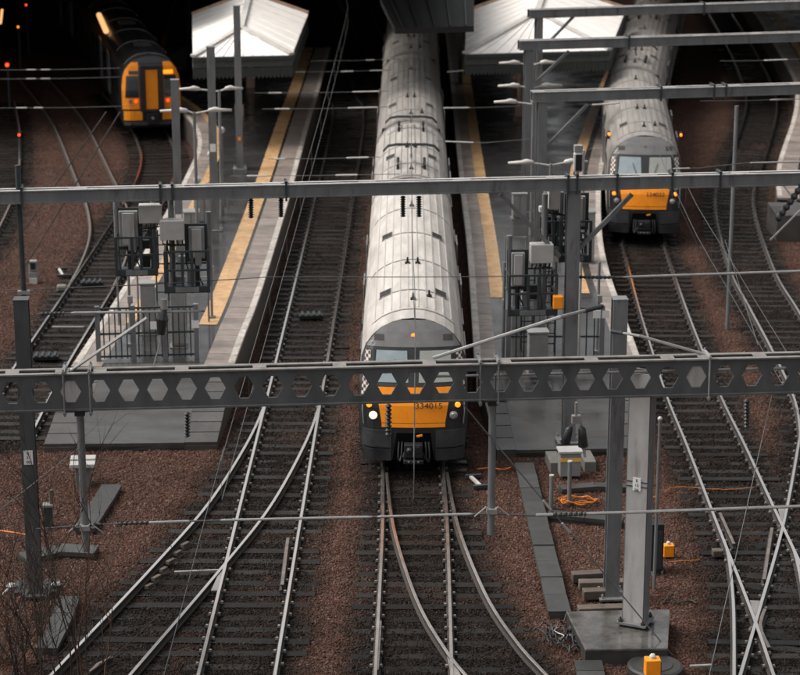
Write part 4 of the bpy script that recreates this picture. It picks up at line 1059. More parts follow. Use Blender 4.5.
wire('thick pale tie rod crossing low at right in front of the pale mast', [onplane(x, y, gp - W * .5, U) for x, y in ((536, 515), (640, 512), (945, 501))], .032, [(.04, .12, 'insulator_black')], m_='galv', cat='tie rod', rod=.035)
wire('slanting pale rod from the dark centre mast down to the lattice beam', [MP(603, 306), GP(560, 317), GP(433, 358)], .034, [(.01, .22, 'insulator_black')], m_='galv', cat='tie rod')
wire('pale rod running from the dark centre mast rightwards to the lattice beam clamp', [MP(611, 331), GP(640, 336), GP(707, 355)], .03, [(.02, .28, 'insulator_black')], m_='galv', cat='tie rod', rod=.03)
wire('slanting pale rod rising from the lattice beam clamp towards the platform fence', [GP(70, 371), GP(147, 318)], .034, [(.0, .04, 'steel_light')], m_='galv', cat='tie rod')
wire('horizontal rod from the left mast top across the fence', [FP(37, 314), FP(100, 312), FP(205, 311)], .022, [(.02, .16, 'insulator_black'), (.2, .98, 'galv')], cat='tie rod', rod=.035)
wire('horizontal rod crossing the right hand tracks below the second train', [FP(572, 277), FP(612, 277.5), FP(925, 267)], .022, [(.02, .12, 'insulator_black'), (.14, 1, 'galv')], cat='tie rod', rod=.034)
wire('thin span wire with dark joints over the centre train roof and left tracks', [FP(5, 290), FP(140, 285), FP(270, 277), FP(420, 277), FP(572, 276)], .012, [], cat='span wire')
wire('span wire with pale rods over the second train and right hand tracks', [onplane(670, 169, f4 + W2 * 4, U2), onplane(700, 168, f4 + W2 * 4, U2), onplane(745, 163, f4 + W2 * 4, U2), onplane(835, 161, f4 + W2 * 4, U2)], .012, [(.02, .12, 'galv'), (.48, .9, 'galv')], cat='span wire', rod=.025)
# contact and catenary wires above the tracks
def catenary(key, y0, y1, zc, dz, label, dx=0., step=8):
    a = [p + Vector((dx, 0, zc)) for p in TR[key] if y0 <= p.y <= y1][::6]; b = [p + Vector((0, 0, dz)) for i, p in enumerate(a)]
    base = a[0]; t = thing('overhead_wire', label, 'overhead wire', base, 0, 'overhead contact wires')
    MB().tube([p - base for p in a], .009, 5).build('contact_wire', 'wire', t); MB().tube([p - base for p in b], .009, 5).build('catenary_wire', 'wire', t)
    for i in range(0, len(a), 2): MB().tube([a[i] - base, b[i] - base], .004, 4).build('dropper', 'wire', t)
catenary('C1', 36, 118, 4.35, .75, 'pair of contact wires with droppers over the straight left track')
catenary('T', 36, 100, 4.4, .8, 'pair of contact wires with droppers over the centre train')
catenary('R1', 36, 72, 4.4, .8, 'pair of contact wires with droppers over the right hand train track')
def dwire(label, a, b, r=.012, ins=()): wire(label, [a, b], r, ins, group='slanting stay wires', rod=.028, cat='stay wire')
dwire('thin wire slanting from the lattice beam by the train headlight down to the concrete pad', GP(462, 403), at(672, 655, -.1), .014, [(.38, .42), (.47, .51)])
dwire('thin wire rising from the bottom edge across the left branch to the centre beam', at(160, 690, 0), GP(224, 447), .010)
dwire('thin wire crossing the right hand tracks from the bottom up to the beam', at(706, 690, 0), GP(772, 395), .010)
dwire('thin wire from the lattice beam right end to the far post', GP(758, 345), FP(725, 240), .010)
dwire('stay wire from the second train roof down to the right beam', FP(672, 191), GP(706, 330) if False else FP(700, 250), .013)
dwire('bare stay wire leading from the left mast to the drop post', GP(0, 510) , GP(84, 444), .012)
dwire('upper of two stay wires slanting over the left siding', at(5, 258, 0), onplane(106, 112, f4 + W * 14, U), .02)
dwire('lower of two stay wires slanting over the left siding', at(20, 275, 0), onplane(120, 112, f4 + W * 14, U), .02)
# far cross span wires with pale insulators, one per span
def span(label, D, pts_, ins):
    P = [atD(x, y, D) for x, y in pts_]; wire(label, P, .012, ins, group='far cross span wires', cat='span wire', rod=.027, insm='porcelain')
for i, (D, y, x0, x1, inss, lab) in enumerate((
    (93, 60, 310, 400, ((.62, .72), (.8, .92)), 'far span wire at the height of the canopy fascia beside the train'),
    (91, 71, 290, 392, ((.05, .15), (.5, .62), (.78, .92)), 'far span wire just below the left canopy fascia'),
    (84, 92, 255, 390, ((.1, .2), (.72, .92)), 'span wire over the straight track below the left canopy'),
    (80, 108, 262, 388, ((.1, .22), (.68, .92)), 'span wire over the orange platform line and straight track'),
    (69, 158, 268, 380, ((.05, .15), (.7, .9)), 'span wire with pale rods well below the left canopy'),
    (66, 175, 230, 400, ((.1, .22), (.62, .75)), 'span wire just above the long portal beam at centre left'),
    (90, 71, 446, 470, ((.05, .95),), 'short span wire right of the train below the centre canopy'),
    (84, 107, 442, 520, ((.02, .35),), 'span wire with a pale rod right of the train'),
    (72, 140, 436, 530, ((.1, .4),), 'sagging span wire between the train and the portal masts'),
    (68, 104, 585, 620, ((.2, .9),), 'short span wire behind the nearest short portal beam'),
    (80, 60, 720, 800, ((.55, .85),), 'span wire between the upper right portal beams'),
    (70, 100, 700, 800, ((.7, .95),), 'span wire over the rightmost curved track'),
    (92, 69, 0, 120, ((.22, .3), (.34, .42)), 'upper dim span wire in the dark at top left'),
    (92, 78, 0, 120, ((.22, .3), (.34, .42)), 'middle dim span wire in the dark at top left'),
    (86, 107, 0, 135, ((.12, .2), (.25, .32)), 'lower dim span wire in the dark at top left'))):
    span(lab, D, [(x0, y + 1), ((x0 + x1) / 2, y + (3 if 'sagging' in lab else .6)), (x1, y - 1)], inss)

# ------------------------------------------------------------------ platform lamps (double headed)
def lamp(label, px, py, ybase, arms):
    ft = at(px, ybase, PH); top = onplane(px, py, ft, U); h = top.z - PH
    t = thing('platform_lamp', label, 'lamp post', ft, ALPHA, 'platform lamp posts')
    MB().tube([(0, 0, 0), (0, 0, .9), (0, 0, h)], [.09, .06, .05], 10).build('post', 'steel', t)
    for a0, a1 in arms:
        x0 = (onplane(a0, py, ft, U) - ft).dot(U); x1 = (onplane(a1, py, ft, U) - ft).dot(U); sg = 1 if x0 > 0 else -1
        MB().tube([(0, 0, h - .05), (min(x0, x1, key=abs), 0, h + .03)], .03, 8).build('arm', 'steel_light', t)
        xa, xb = sorted((x0, x1), key=abs); m_ = (xa + xb) / 2; q = (xb - xa)
        mb = MB(); mb.tube([(xa, 0, h + .03), (xa + q * .05, 0, h + .05), (xa + q * .3, 0, h + .08), (xa + q * .5, 0, h + .06), (xb, 0, h + .05)], [.035, .07, .09, .06, .04], 10); mb.build('lamp_head', 'white_paint', t, smooth=True)
lamp('double headed lamp post on the left platform beside the nearest mast', 198, 112, 252, ((188, 160), (208, 232)))
lamp('double headed lamp post on the left platform below the canopy fascia', 222, 90, 215, ((200, 178), (225, 243)))
lamp('double headed lamp post on the centre platform, nearest the long beam', 548, 164, 300, ((534, 508), (564, 588)))
lamp('lamp post before the centre canopy, lowest lamp head', 531, 103, 235, ((517, 494), (531.5, 538)))
lamp('lamp post before the centre canopy, middle pair of lamp heads', 530, 87, 212, ((520, 498), (541, 562)))
lamp('lamp post before the centre canopy, highest pair of lamp heads', 529, 64, 180, ((520, 499), (540, 558)))
for px, py, yb, lab in ((223, 130, 195, 'small white ball camera on a thin pole on the left platform'), (198, 180, 215, 'white ball camera just above the long beam'), (212, 154, 205, 'white ball camera on the middle left platform mast')):
    ft = at(px, yb, PH); h = onplane(px, py, ft, U).z - PH; t = thing('camera_pole', lab, 'security camera', ft, 0, 'ball cameras')
    MB().tube([(0, 0, 0), (0, 0, h)], .04, 8).build('pole', 'steel', t); MB().ball((0, 0, h), .13, 12).build('camera_dome', 'white_paint', t, smooth=True)
ft = at(541, 270, PH); t = thing('security_camera', 'white wall camera on an arm at the portal mast, below the long beam', 'security camera', ft, ALPHA); h = onplane(541, 207, ft, U).z - PH
MB().box((.1, -.3, h), (.5, .2, .2)).build('housing', 'white_paint', t, bevel=.03); MB().tube([(0, -.3, h), (.3, -.3, h - .1), (.35, 0, h - .1)], .04, 8).build('arm', 'white_paint', t); MB().tube([(.35, 0, 0), (.35, 0, h + .4)], .05, 8).build('pole', 'steel_light', t)

# ================================================================== SIGNALS IN CAGES
def loc(P, O): return Matrix.Rotation(-ALPHA, 3, 'Z') @ (P - O)
def signal_cage(label, pl, x0, x1, ytop, ybot, head, case, hang):
    """cage hung on plane pl; pixel box x0..x1, rail top ytop, tray bottom ybot; head/case pixel boxes; hang: hanger tubes (px, y0)."""
    Q = lambda x, y: onplane(x, y, pl, U)
    O = Q((x0 + x1) / 2, ybot); t = thing('gantry_signal', label, 'railway signal', O, ALPHA, 'caged signals')
    a = loc(Q(x0, ybot), O); b = loc(Q(x1, ybot), O); top = loc(Q(x0, ytop), O).z; wd = b.x - a.x; dp = .75
    mb = MB(); mb.box((0, dp / 2, .03), (wd, dp, .06)); mb.box((0, .0, .1), (wd, .04, .14)); mb.build('tray', 'steel_dark', t)
    mb = MB(); mb.box((0, -.03, .09), (wd * .55, .03, .12)); mb.build('toe_board', 'steel', t)
    for i, (px_, py_) in enumerate(((a.x, 0), (b.x, 0), (a.x, dp), (b.x, dp), (a.x + wd * .4, 0), (a.x + wd * .62, 0))):
        MB().box((px_, py_, top / 2), (.07, .05, top)).build('upright', 'steel_dark', t)
    for zz in (top, top * .55):
        mb = MB(); mb.bar((a.x, 0, zz), (b.x, 0, zz), .045); mb.bar((a.x, dp, zz), (b.x, dp, zz), .045); mb.bar((a.x, 0, zz), (a.x, dp, zz), .045); mb.bar((b.x, 0, zz), (b.x, dp, zz), .045); mb.build('guard_rail', 'steel_dark', t)
    c0, c1 = loc(Q(head[0], head[3]), O), loc(Q(head[2], head[1]), O)
    hd = MB().box(((c0.x + c1.x) / 2, .42, (c0.z + c1.z) / 2), (abs(c1.x - c0.x), .2, c1.z - c0.z)).build('signal_head', 'cabinet', t, bevel=.02)
    MB().box(((c0.x + c1.x) / 2, .31, (c0.z + c1.z) / 2), (abs(c1.x - c0.x) * .62, .06, (c1.z - c0.z) * .9)).build('rear_door', 'steel_light', hd, bevel=.01)
    MB().box(((c0.x + c1.x) / 2, .46, (c0.z + c1.z) / 2 - .02), (abs(c1.x - c0.x) + .2, .04, c1.z - c0.z + .16)).build('backboard', 'steel_dark', hd)
    MB().tube([((c0.x + c1.x) / 2, .42, .06), ((c0.x + c1.x) / 2, .42, c0.z)], .06, 8).build('head_stem', 'black', t)
    if case:
        c0, c1 = loc(Q(case[0], case[3]), O), loc(Q(case[2], case[1]), O)
        cs = MB().box(((c0.x + c1.x) / 2, .2, (c0.z + c1.z) / 2), (c1.x - c0.x, .35, c1.z - c0.z)).build('equipment_case', 'cabinet_white', t, bevel=.015)
        mb = MB()
        for k in range(5): xx = c0.x + (c1.x - c0.x) * (k + .5) / 5; mb.tube([(xx, .2, c0.z), (xx, .22, c0.z - .12), (xx * .6, .3, c0.z - .2)], .018, 5)
        mb.build('cables', 'rubber', cs)
        MB().tube([((c0.x + c1.x) / 2, .35, .06), ((c0.x + c1.x) / 2, .35, c0.z)], .03, 6).build('case_stem', 'steel_dark', t)
    rq = random.Random(int(x0) + int(ytop))
    for k in range(4):
        sx_, sz_ = rq.uniform(.14, .3), rq.uniform(.16, .4)
        MB().box((rq.uniform(a.x + .2, b.x - .2), rq.uniform(.3, .7), .1 + sz_ / 2 + rq.choice((0, .25, .5)) * top), (sx_, .16, sz_)).build('relay_case', rq.choice(('cabinet', 'steel_light', 'steel', 'black')), t, bevel=.01)
    for k in range(3):
        x = rq.uniform(a.x + .1, b.x - .1); q = [(x, .6, top * 1.5)]
        for z in (1.1, .7, .3, .05): x += rq.uniform(-.12, .12); q.append((x, .6 + rq.uniform(-.1, .1), top * z))
        MB().tube(resample(q, .12), .018, 5).build('conduit', 'rubber', t)
    for px_, y0 in hang:
        p = loc(Q(px_, y0), O); MB().tube([(p.x, .5, .05), (p.x, .5, p.z)], .075, 10).build('hanger', 'steel', t)
    return t
signal_cage('caged signal hung under the long beam, left one over the left platform', onplane(140, 250, f4, U2), 117, 157, 238, 276, (119, 214, 137, 250), (139, 206, 161, 224), ((115, 205), (152, 196)))
signal_cage('caged signal hung under the long beam, lower right one over the left platform', onplane(185, 260, f4, U2) - W * .3, 166, 209, 252, 293, (189, 230, 204, 262), (160, 221, 184, 241), ((170, 197), (208, 216)))
signal_cage('caged signal left of the central mast, beneath a white equipment box', f4 - W * .2, 509, 556, 276, 316, (513, 256, 527, 290), (531, 245, 554, 264), ((548, 198), (512, 240)))
signal_cage('caged signal right of the central mast, close to the second train', f4 + W * .3, 560, 590, 222, 262, (571, 199, 588, 230), (549, 191, 561, 210), ((579, 196), (564, 196)))
signal_cage('small caged signal just behind the central mast on its left side', f4 + W * .6, 545, 566, 222, 252, (553, 197, 562, 214), None, ((549, 196),))
ft = onplane(558, 302, f4 - W * .35, U); o = MB().box((0, 0, 0), (.26, .2, .34)).build('warning_lamp', 'orange_plastic', bevel=.03); o.location = ft; tag(o, 'orange plastic lamp box on the cage left of the central mast', 'warning lamp')
# signal above the long beam by the second train
p = onplane(577, 182, f4, U); t = thing('beam_signal', 'black faced signal head standing on the long beam beside the second train', 'railway signal', p, ALPHA); z1 = loc(onplane(577, 146, f4, U), p).z
MB().tube([(0, 0, 0), (0, 0, z1)], .05, 8).build('post', 'steel_light', t); MB().box((0, -.1, z1 * .58), (.24, .16, z1 * .55)).build('signal_head', 'steel_light', t, bevel=.05); MB().box((0, -.19, z1 * .58), (.16, .03, z1 * .45)).build('signal_face', 'black', t, bevel=.02); MB().box((0, -.06, z1 * .95), (.2, .2, .16)).build('top_bracket', 'galv', t)

# ================================================================== FENCES AND CABINETS ON THE PLATFORM ENDS
def fence(label, a, b, h, pitch=.13, notices=()):
    d = b - a; Lg = Vector((d.x, d.y, 0)).length; ang = math.atan2(d.y, d.x); t = thing('fence', label, 'fence', a, ang, 'platform end fences')
    for x in (0, Lg * .36, Lg * .68, Lg): MB().box((x, 0, h / 2), (.13, .13, h + .05)).build('post', 'steel', t)
    for z in (.12, h * .5, h - .05): MB().box((Lg / 2, 0, z), (Lg, .04, .05)).build('rail', 'steel_dark', t)
    pm = MB().box((0, 0, 0), (.035, .025, h - .12)).mesh('paling', 'steel_dark')
    n = int(Lg / pitch)
    for k in range(1, n): inst('paling', pm, t, Matrix.Translation((Lg * k / n, -.035, h / 2)))
    for x, z in notices: MB().box((x, -.06, z), (.2, .012, .22)).build('notice', 'sign_white', t)
    return t
a, b = at(99, 361, PH), at(197, 358, PH)
fence('grey barred fence and gate across the end of the left platform', a, b, 1.55, .16, [(1.55, 1.0), (1.8, 1.0), (2.7, 1.0)])
a, b = at(508, 366, PH), at(601, 366, PH)
fence('grey barred fence across the end of the centre platform with two white notices', a, b, 1.7, .2, [(2.42, 1.5), (2.66, 1.5)])
def cabinet(label, px, py, w_, d_, h, m_='cabinet', Z=PH, rz=ALPHA, doors=2):
    t = thing('equipment_cabinet', label, 'cabinet', at(px, py, Z), rz, 'equipment cabinets')
    b_ = MB().box((0, 0, h / 2 + .03), (w_, d_, h - .06)).build('body', m_, t, bevel=.012); MB().box((0, 0, h + .02), (w_ + .06, d_ + .06, .05)).build('roof', m_, t)
    for k in range(doors): MB().box((-w_ / 2 + w_ * (k + .5) / doors, -d_ / 2 - .012, h / 2 + .05), (w_ / doors - .04, .02, h - .18)).build('door', m_, b_)
    MB().box((0, 0, .015), (w_ + .1, d_ + .1, .03)).build('plinth', 'concrete', t)
    return t
cabinet('tall pale cabinet behind the left platform fence', 149, 333, .42, .4, 1.5, doors=1)
cabinet('tall narrow cabinet behind the left platform fence, right of the gate', 179, 346, .4, .4, 1.75, doors=1)
cabinet('grey cabinet among the masts on the left platform', 205, 222, .75, .5, 1.0)
cabinet('low cabinet beside the nearest left platform mast', 192, 243, .5, .5, 1.1)
cabinet('grey cabinet before the centre platform fence', 537, 372, .52, .4, 1.15, doors=1)
cabinet('tall grey cabinet inside the centre platform fence', 519, 330, .5, .4, 1.5, doors=1)
cabinet('white cabinet under the long beam beside the central mast', 553, 240, .55, .4, 1.5, 'cabinet_white')
cabinet('grey double cabinet by the centre platform coping near the second train', 580, 262, .85, .5, 1.7)
cabinet('small grey post cabinet on the far centre platform', 519, 218, .5, .4, .9)
# slim posts among the platform end equipment
for px, yb, yt, r, lab in ((578, 372, 150, .045, 'slim pale post rising past the long beam beside the beam signal'), (597, 352, 262, .04, 'slim post behind the right end of the centre platform fence'), (503, 362, 262, .045, 'slim post left of the caged signal on the centre platform'), (212, 318, 236, .04, 'slim post right of the lower caged signal on the left platform'), (131, 345, 268, .04, 'slim post below the left caged signal'), (564, 372, 300, .05, 'slim conduit post just left of the central mast')):
    ft = at(px, yb, PH); t = thing('slim_post', lab, 'post', ft, 0, 'slim posts'); h = onplane(px, yt, ft, U).z - PH
    MB().tube([(0, 0, 0), (0, 0, h)], r, 8).build('tube', 'steel_light' if px == 578 else 'steel', t); MB().box((0, 0, .03), (.2, .2, .06)).build('foot_plate', 'steel', t); MB().box((.03, -.06, h * .6), (.14, .1, .22)).build('junction_box', 'cabinet', t, bevel=.01)
def ladder(label, px, y0, y1, w_=.36):
    ft = at(px, y0, PH); h = onplane(px, y1, ft, U).z - PH; t = thing('ladder', label, 'ladder', ft, ALPHA, 'access ladders')
    for sx in (-1, 1): MB().box((sx * w_ / 2, 0, h / 2), (.05, .06, h)).build('stile', 'steel_dark', t)
    for k in range(int(h / .3)): MB().box((0, 0, .25 + .3 * k), (w_ - .06, .035, .035)).build('rung', 'steel_dark', t)
ladder('dark access ladder behind the left caged signals', 163, 300, 232); ladder('dark access ladder beside the central mast', 548, 352, 262); ladder('dark access ladder left of the cabinet on the centre platform', 527, 350, 268)
# hand rail frames
def frame(label, pts_, r=.03, m_='steel'):
    base = pts_[0]; t = thing('hand_rail', label, 'hand rail', base, 0, 'tube hand rails'); MB().tube([p - base for p in pts_], r, 8).build('tube', m_, t); return t
def hr(px0, px1, py, h, label):
    a, b = at(px0, py, PH), at(px1, py, PH); z = Vector((0, 0, h)); frame(label, [a, a + z, b + z, b])
hr(119, 139, 325, 1.5, 'tube rail behind the left end of the left platform fence'); hr(186, 209, 322, 1.4, 'tube rail right of the left platform fence'); hr(505, 525, 300, 2.0, 'tall tube rail on the centre platform left of the caged signal'); hr(207, 228, 210, 1.0, 'low tube rail on the left platform by the middle mast')
# counterweight hanging behind the central mast
p = GP(577, 412); t = thing('insulator_cluster', 'black bell shaped insulators hanging on a bracket above the yellow labelled box', 'insulator', p, ALPHA)
mb = MB(); mb.tube([(-.02, 0, .2), (-.02, 0, -.2)], .03, 8); mb.box((0, 0, -.15), (.2, .12, .16)); mb.tube([(.08, 0, .0), (.1, 0, -.35)], .02, 6); mb.build('bracket', 'galv', t)
for x, l, tilt in ((-.11, .34, -.12), (.08, .42, .05)):
    MB().tube([(x, -.05, -.28), (x + tilt * .4, -.05, -.34), (x + tilt, -.06, -.28 - l), (x + tilt, -.06, -.3 - l)], [.03, .075, .1, .07], 12).build('insulator', 'insulator_black', t, smooth=True)
MB().tube([(.13, -.06, -.68), (.17, -.08, -.92)], .03, 8).build('rod_end', 'galv', t)
p = at(480, 360, PH)
# person-free hanging bundle over the left fence
p = FP(164, 305); t = thing('pulley_block', 'black pulley block with rope hanging before the left platform fence', 'pulley', p, ALPHA)
MB().tube([(0, 0, .15), (.0, 0, -.1)], .09, 10).build('pulley', 'galv', t); MB().tube([(0, 0, -.1), (-.05, 0, -.35), (-.1, 0, -.75)], [.06, .16, .1], 10).build('weight', 'insulator_black', t); MB().tube([(-.1, 0, -.75), (-.14, 0, -1.0), (-.4, 0, -1.9)], .02, 6).build('rope', 'galv', t)

# ================================================================== CABLE TROUGHS, SMALL THINGS ON THE GROUND
def trough(label, px, z, wd, lid, name='cable_trough'):
    ln = resample([at(x, y, z) for x, y in px], lid); t = thing(name, label, 'cable trough', ln[0], 0, 'cable troughs'); base = ln[0]
    lm = MB().box((0, 0, -.05), (wd, lid - .02, .1)).mesh('trough_lid', 'trough'); i = 0
    for p, q in zip(ln, ln[1:]):
        c = (p + q) / 2 - base; d = q - p; ang = math.atan2(d.y, d.x) - math.pi / 2
        inst('trough_lid', lm, t, Matrix.Translation(c + Vector((0, 0, random.uniform(-.01, .01)))) @ Matrix.Rotation(ang + random.uniform(-.02, .02), 4, 'Z') @ Matrix.Rotation(random.uniform(-.015, .015), 4, 'X'))
    mb = MB(); o = offset(ln, 0)
    for p, q in zip(ln, ln[1:]): mb.bar(p - base - Vector((0, 0, .16)), q - base - Vector((0, 0, .16)), wd * .85, .2)
    mb.build('trough_body', 'trough', t)
trough('dark concrete cable trough running from the ramp down to the concrete pad', [(524, 462), (534, 505), (546, 555), (560, 613)], .0, .48, .95)
trough('short dark trough lids leaving the concrete pad at the bottom edge', [(588, 660), (594, 690)], .0, .55, .5)
trough('dark walkway slabs leaning from the left drop post towards the white stand', [(84, 528), (98, 507), (112, 484)], -.02, .5, 1.0)
trough('dark walkway slabs lying across beside the left mast', [(22, 556), (62, 547), (104, 550)], -.02, .5, .9)
trough('dark slabs slanting below the left mast into the twigs', [(70, 596), (58, 625), (40, 660)], -.02, .45, .9)
trough('dark trough across the ballast behind the dark centre mast', [(560, 487), (605, 484), (660, 487)], -.03, .3, .9)
trough('dark trough in front of the orange cable coil', [(548, 512), (600, 517), (655, 523)], .0, .32, .9)
def boxthing(name, label, cat, px, py, Z, d, m_, rz=ALPHA, bevel=.015, group=None):
    t = thing(name, label, cat, at(px, py, Z), rz, group); MB().box((0, 0, d[2] / 2), d, ).build('body', m_, t, bevel=bevel); return t
# white double topped stand
t = thing('concrete_stand', 'pale concrete stand with two capping slabs beside the left drop post', 'stand', at(84, 486, -.2), ALPHA)
MB().box((0, 0, .28), (.36, .36, .56)).build('pedestal', 'concrete', t, bevel=.01)
for k in (0, 1): MB().box((0, -.16 + .32 * k, .62 + .04 * k), (.62, .30, .1)).build('capping_slab', 'cabinet_white', t, bevel=.015)
t = boxthing('signal_box', 'small dark box with a pale lid beside the left mast', 'equipment box', 49, 528, -.2, (.2, .2, .55), 'steel_dark'); MB().box((0, 0, .58), (.24, .24, .05)).build('lid', 'concrete', t); MB().tube([(.08, 0, .5), (.08, 0, .95)], .05, 6).build('stub', 'timber', t)
t = boxthing('labelled_box', 'grey relay box with a yellow strip before the centre ramp', 'equipment box', 569, 474, -.1, (.52, .4, .62), 'cabinet'); MB().box((0, -.206, .44), (.52, .012, .09)).build('yellow_strip', 'sign_yellow', t); MB().box((0, 0, .64), (.6, .46, .05)).build('lid', 'cabinet_white', t)
t = thing('footing', 'pale stepped concrete footing around the yellow labelled box', 'footing', at(571, 470, -.2), ALPHA); MB().box((-.42, .2, .15), (.3, .9, .3)).build('block', 'concrete', t, bevel=.02); MB().box((.45, .2, .15), (.3, .9, .3)).build('block', 'concrete', t, bevel=.02)
for i, (px, py0, py1, lab) in enumerate(((551, 510, 476, 'short grey post left of the orange cable coil'), (569, 506, 462, 'short grey post standing in the orange cable coil'))):
    ft = at(px, py0, -.2); t = thing('short_post', lab, 'post', ft, 0, 'short posts'); h = onplane(px, py1, ft, U).z + .2; MB().tube([(0, 0, 0), (0, 0, h)], .05, 8).build('tube', 'steel', t); MB().tube([(0, 0, h), (0, 0, h + .03)], .06, 8).build('cap', 'steel_light', t)
# orange cable coil
t = thing('cable_coil', 'bright orange cable coil lying beside the dark centre mast', 'cable', at(578, 502, -.12), 0)
pts_ = []
for k in range(90):
    a = k * .21; r = 1 + .1 * math.sin(k * .37); pts_.append((r * .44 * math.cos(a), r * .22 * math.sin(a) + .04 * math.sin(k), .03 + .02 * math.sin(k * 1.3) + k * .0006))
MB().tube(pts_, .014, 5).build('loops', 'orange_cable', t)
def cable(label, px, Z=-.12, r=.02, m_='orange_cable'):
    P = resample([at(x, y, Z) for x, y in px], .15); base = P[0].copy(); rr = random.Random(len(label)); o = MB().tube([p - base + Vector((rr.uniform(-.02, .02), rr.uniform(-.02, .02), rr.uniform(0, .03))) for p in P], r, 5).build('loose_cable', m_); o.location = base; tag(o, label, 'cable', 'loose cables')
cable('orange cable lying left of the left mast', [(-5, 531), (12, 533), (33, 536)], .0)
cable('orange cable lying on the sleepers right of the pale mast', [(665, 492), (672, 488), (693, 488), (720, 490), (755, 488)], -.1, .009)
cable('orange cable end by the thin marker post', [(648, 500), (654, 498), (660, 496)], -.1)
cable('thin orange cable running from the orange box to the rails', [(668, 562), (690, 561), (703, 559)], -.15, .009)
cable('orange cable near the train skirt and centre ramp', [(478, 469), (490, 468), (500, 470), (512, 468)], -.1, .02)
cable('dark cable snaking below the pale mast', [(664, 604), (670, 596), (680, 604), (690, 600), (698, 606)], -.15, .02, 'rubber')
# pile of dark cable
rr = random.Random(5); c = at(560, 640, -.12); mb = MB()
for k in range(22):
    P = []; x, y = rr.uniform(-.25, .25), rr.uniform(-.6, .6); a = rr.uniform(0, 6.28)
    for q in range(10): P.append((x, y, .02 + rr.uniform(0, .14))); a += rr.uniform(-.7, .7); x += .07 * math.cos(a); y += .1 * math.sin(a)
    mb.tube(P, .018, 5)
o = mb.build('cable_pile', 'rubber'); o.location = c; tag(o, 'tangled heap of black cable left of the concrete pad', 'cable pile')
P = [Vector((.0, .3, .15)), Vector((-.12, .1, .18)), Vector((-.05, -.1, .2)), Vector((.08, -.2, .18)), Vector((-.08, -.35, .16))]; o = MB().tube(resample(P, .05), .012, 5).build('loose_cable', 'galv'); o.location = c; tag(o, 'pale wire loop on the heap of black cable', 'cable', 'loose cables')
# timbers by the centre mast
for i, (x0, y0, x1, y1, lab) in enumerate(((572, 571, 606, 569, 'topmost old timber of the pile beside the dark centre mast'), (579, 579, 626, 578, 'second old timber of the pile beside the dark centre mast'), (578, 605, 634, 603, 'old timber in front of the dark centre mast footing'), (583, 588, 606, 587, 'shorter old timber behind the dark centre mast footing'))):
    a, b = at(x0, y0, .12), at(x1, y1, .12); o = MB().bar(Vector(), b - a, .24, .2).build('timber_baulk', 'timber', bevel=.015); o.location = a - Vector((0, 0, .14)); tag(o, lab, 'timber', 'old timbers')
t = boxthing('mast_footing', 'dark bolted footing plate under the dark centre mast', 'footing', 611, 597, -.26, (.72, .6, .16), 'steel_dark')
t = boxthing('mast_footing', 'dark footing under the left mast with pale bolts', 'footing', 38, 594, -.3, (.95, .7, .2), 'trough')
for sx in (-.55, .42): MB().ball((sx, -.1, .26), .1, 8, (1.3, 1, .6)).build('bolt_cap', 'galv', t)
MB().tube([(-.55, -.1, .24), (-.75, -.25, .1)], .03, 6).build('earth_strap', 'galv', t)
# dark cabinets and orange boxes
t = boxthing('point_heater_box', 'black cabinet right of the pale mast', 'cabinet', 655, 572, -.2, (.27, .4, 1.2), 'black'); MB().box((0, -.21, .6), (.2, .02, .9)).build('door', 'steel_dark', t)
for sx in (-.1, .12): MB().tube([(sx, -.2, 0), (sx, -.2, -.1 + .2)], .03, 6).build('foot', 'steel', t)
def orange_box(label, px, py, Z, s_=1.):
    t = thing('orange_box', label, 'orange box', at(px, py, Z), ALPHA, 'orange boxes'); MB().box((0, 0, .12 * s_), (.2 * s_, .16 * s_, .24 * s_)).build('body', 'orange_plastic', t, bevel=.02); MB().ball((0, 0, .26 * s_), .045 * s_).build('lens', 'white_paint', t); MB().box((.11 * s_, 0, .1 * s_), (.03, .05, .16 * s_)).build('hinge', 'black', t)
orange_box('orange plastic box standing on the ballast right of the black cabinet', 668, 556, -.15, 1.2)
t = thing('round_cover', 'round dark concrete cover at the bottom edge carrying an orange box', 'manhole cover', at(655, 668, -.08), 0); MB().tube([(0, 0, -.2), (0, 0, .05), (0, 0, .08)], [.55, .55, .5], 40).build('cover', 'trough', t); MB().tube([(0, 0, .08), (0, 0, .1)], [.36, .35], 32).build('inner_disc', 'trough', t)
orange_box('orange plastic box on the round concrete cover at the bottom edge', 652, 675, .03, 1.5)
t = thing('point_lever', 'small brown box on the sleepers by the right hand rail', 'equipment box', at(717, 556, -.15), ALPHA); MB().box((0, 0, .08), (.22, .2, .16)).build('body', 'timber', t, bevel=.02)
# trackside ground frames
def gframe(label, px, py, s_=1.):
    t = thing('ground_frame', label, 'ground frame', at(px, py, -.1), R(12), 'ground frames'); MB().bar((0, -.35 * s_, 0), (-.08, .35 * s_, 0), .08, .06).build('rod', 'white_paint', t); MB().box((0, .38 * s_, 0), (.4, .1, .08)).build('bar', 'steel_dark', t); MB().box((.05, -.4 * s_, 0), (.5, .1, .08)).build('bar', 'steel_dark', t)
gframe('pale rod between two dark bars right of the train bumper', 477, 481); gframe('pale rod between two dark bars beside the left siding', 62, 272, 1.3)
t = boxthing('shunt_signal', 'small grey ground signal with a white base on the brown ballast at left', 'ground signal', 34, 283, -.2, (.3, .25, .4), 'cabinet'); MB().box((0, 0, .6), (.3, .22, .4)).build('head', 'cabinet', t, bevel=.04); MB().box((0, -.14, .1), (.24, .03, .2)).build('white_base', 'white_paint', t); MB().box((0, -.12, .62), (.16, .03, .22)).build('face', 'black', t)
t = boxthing('stone_block', 'small pale block lying near the left siding frame', 'block', 62, 291, -.2, (.34, .26, .22), 'concrete', bevel=.06)
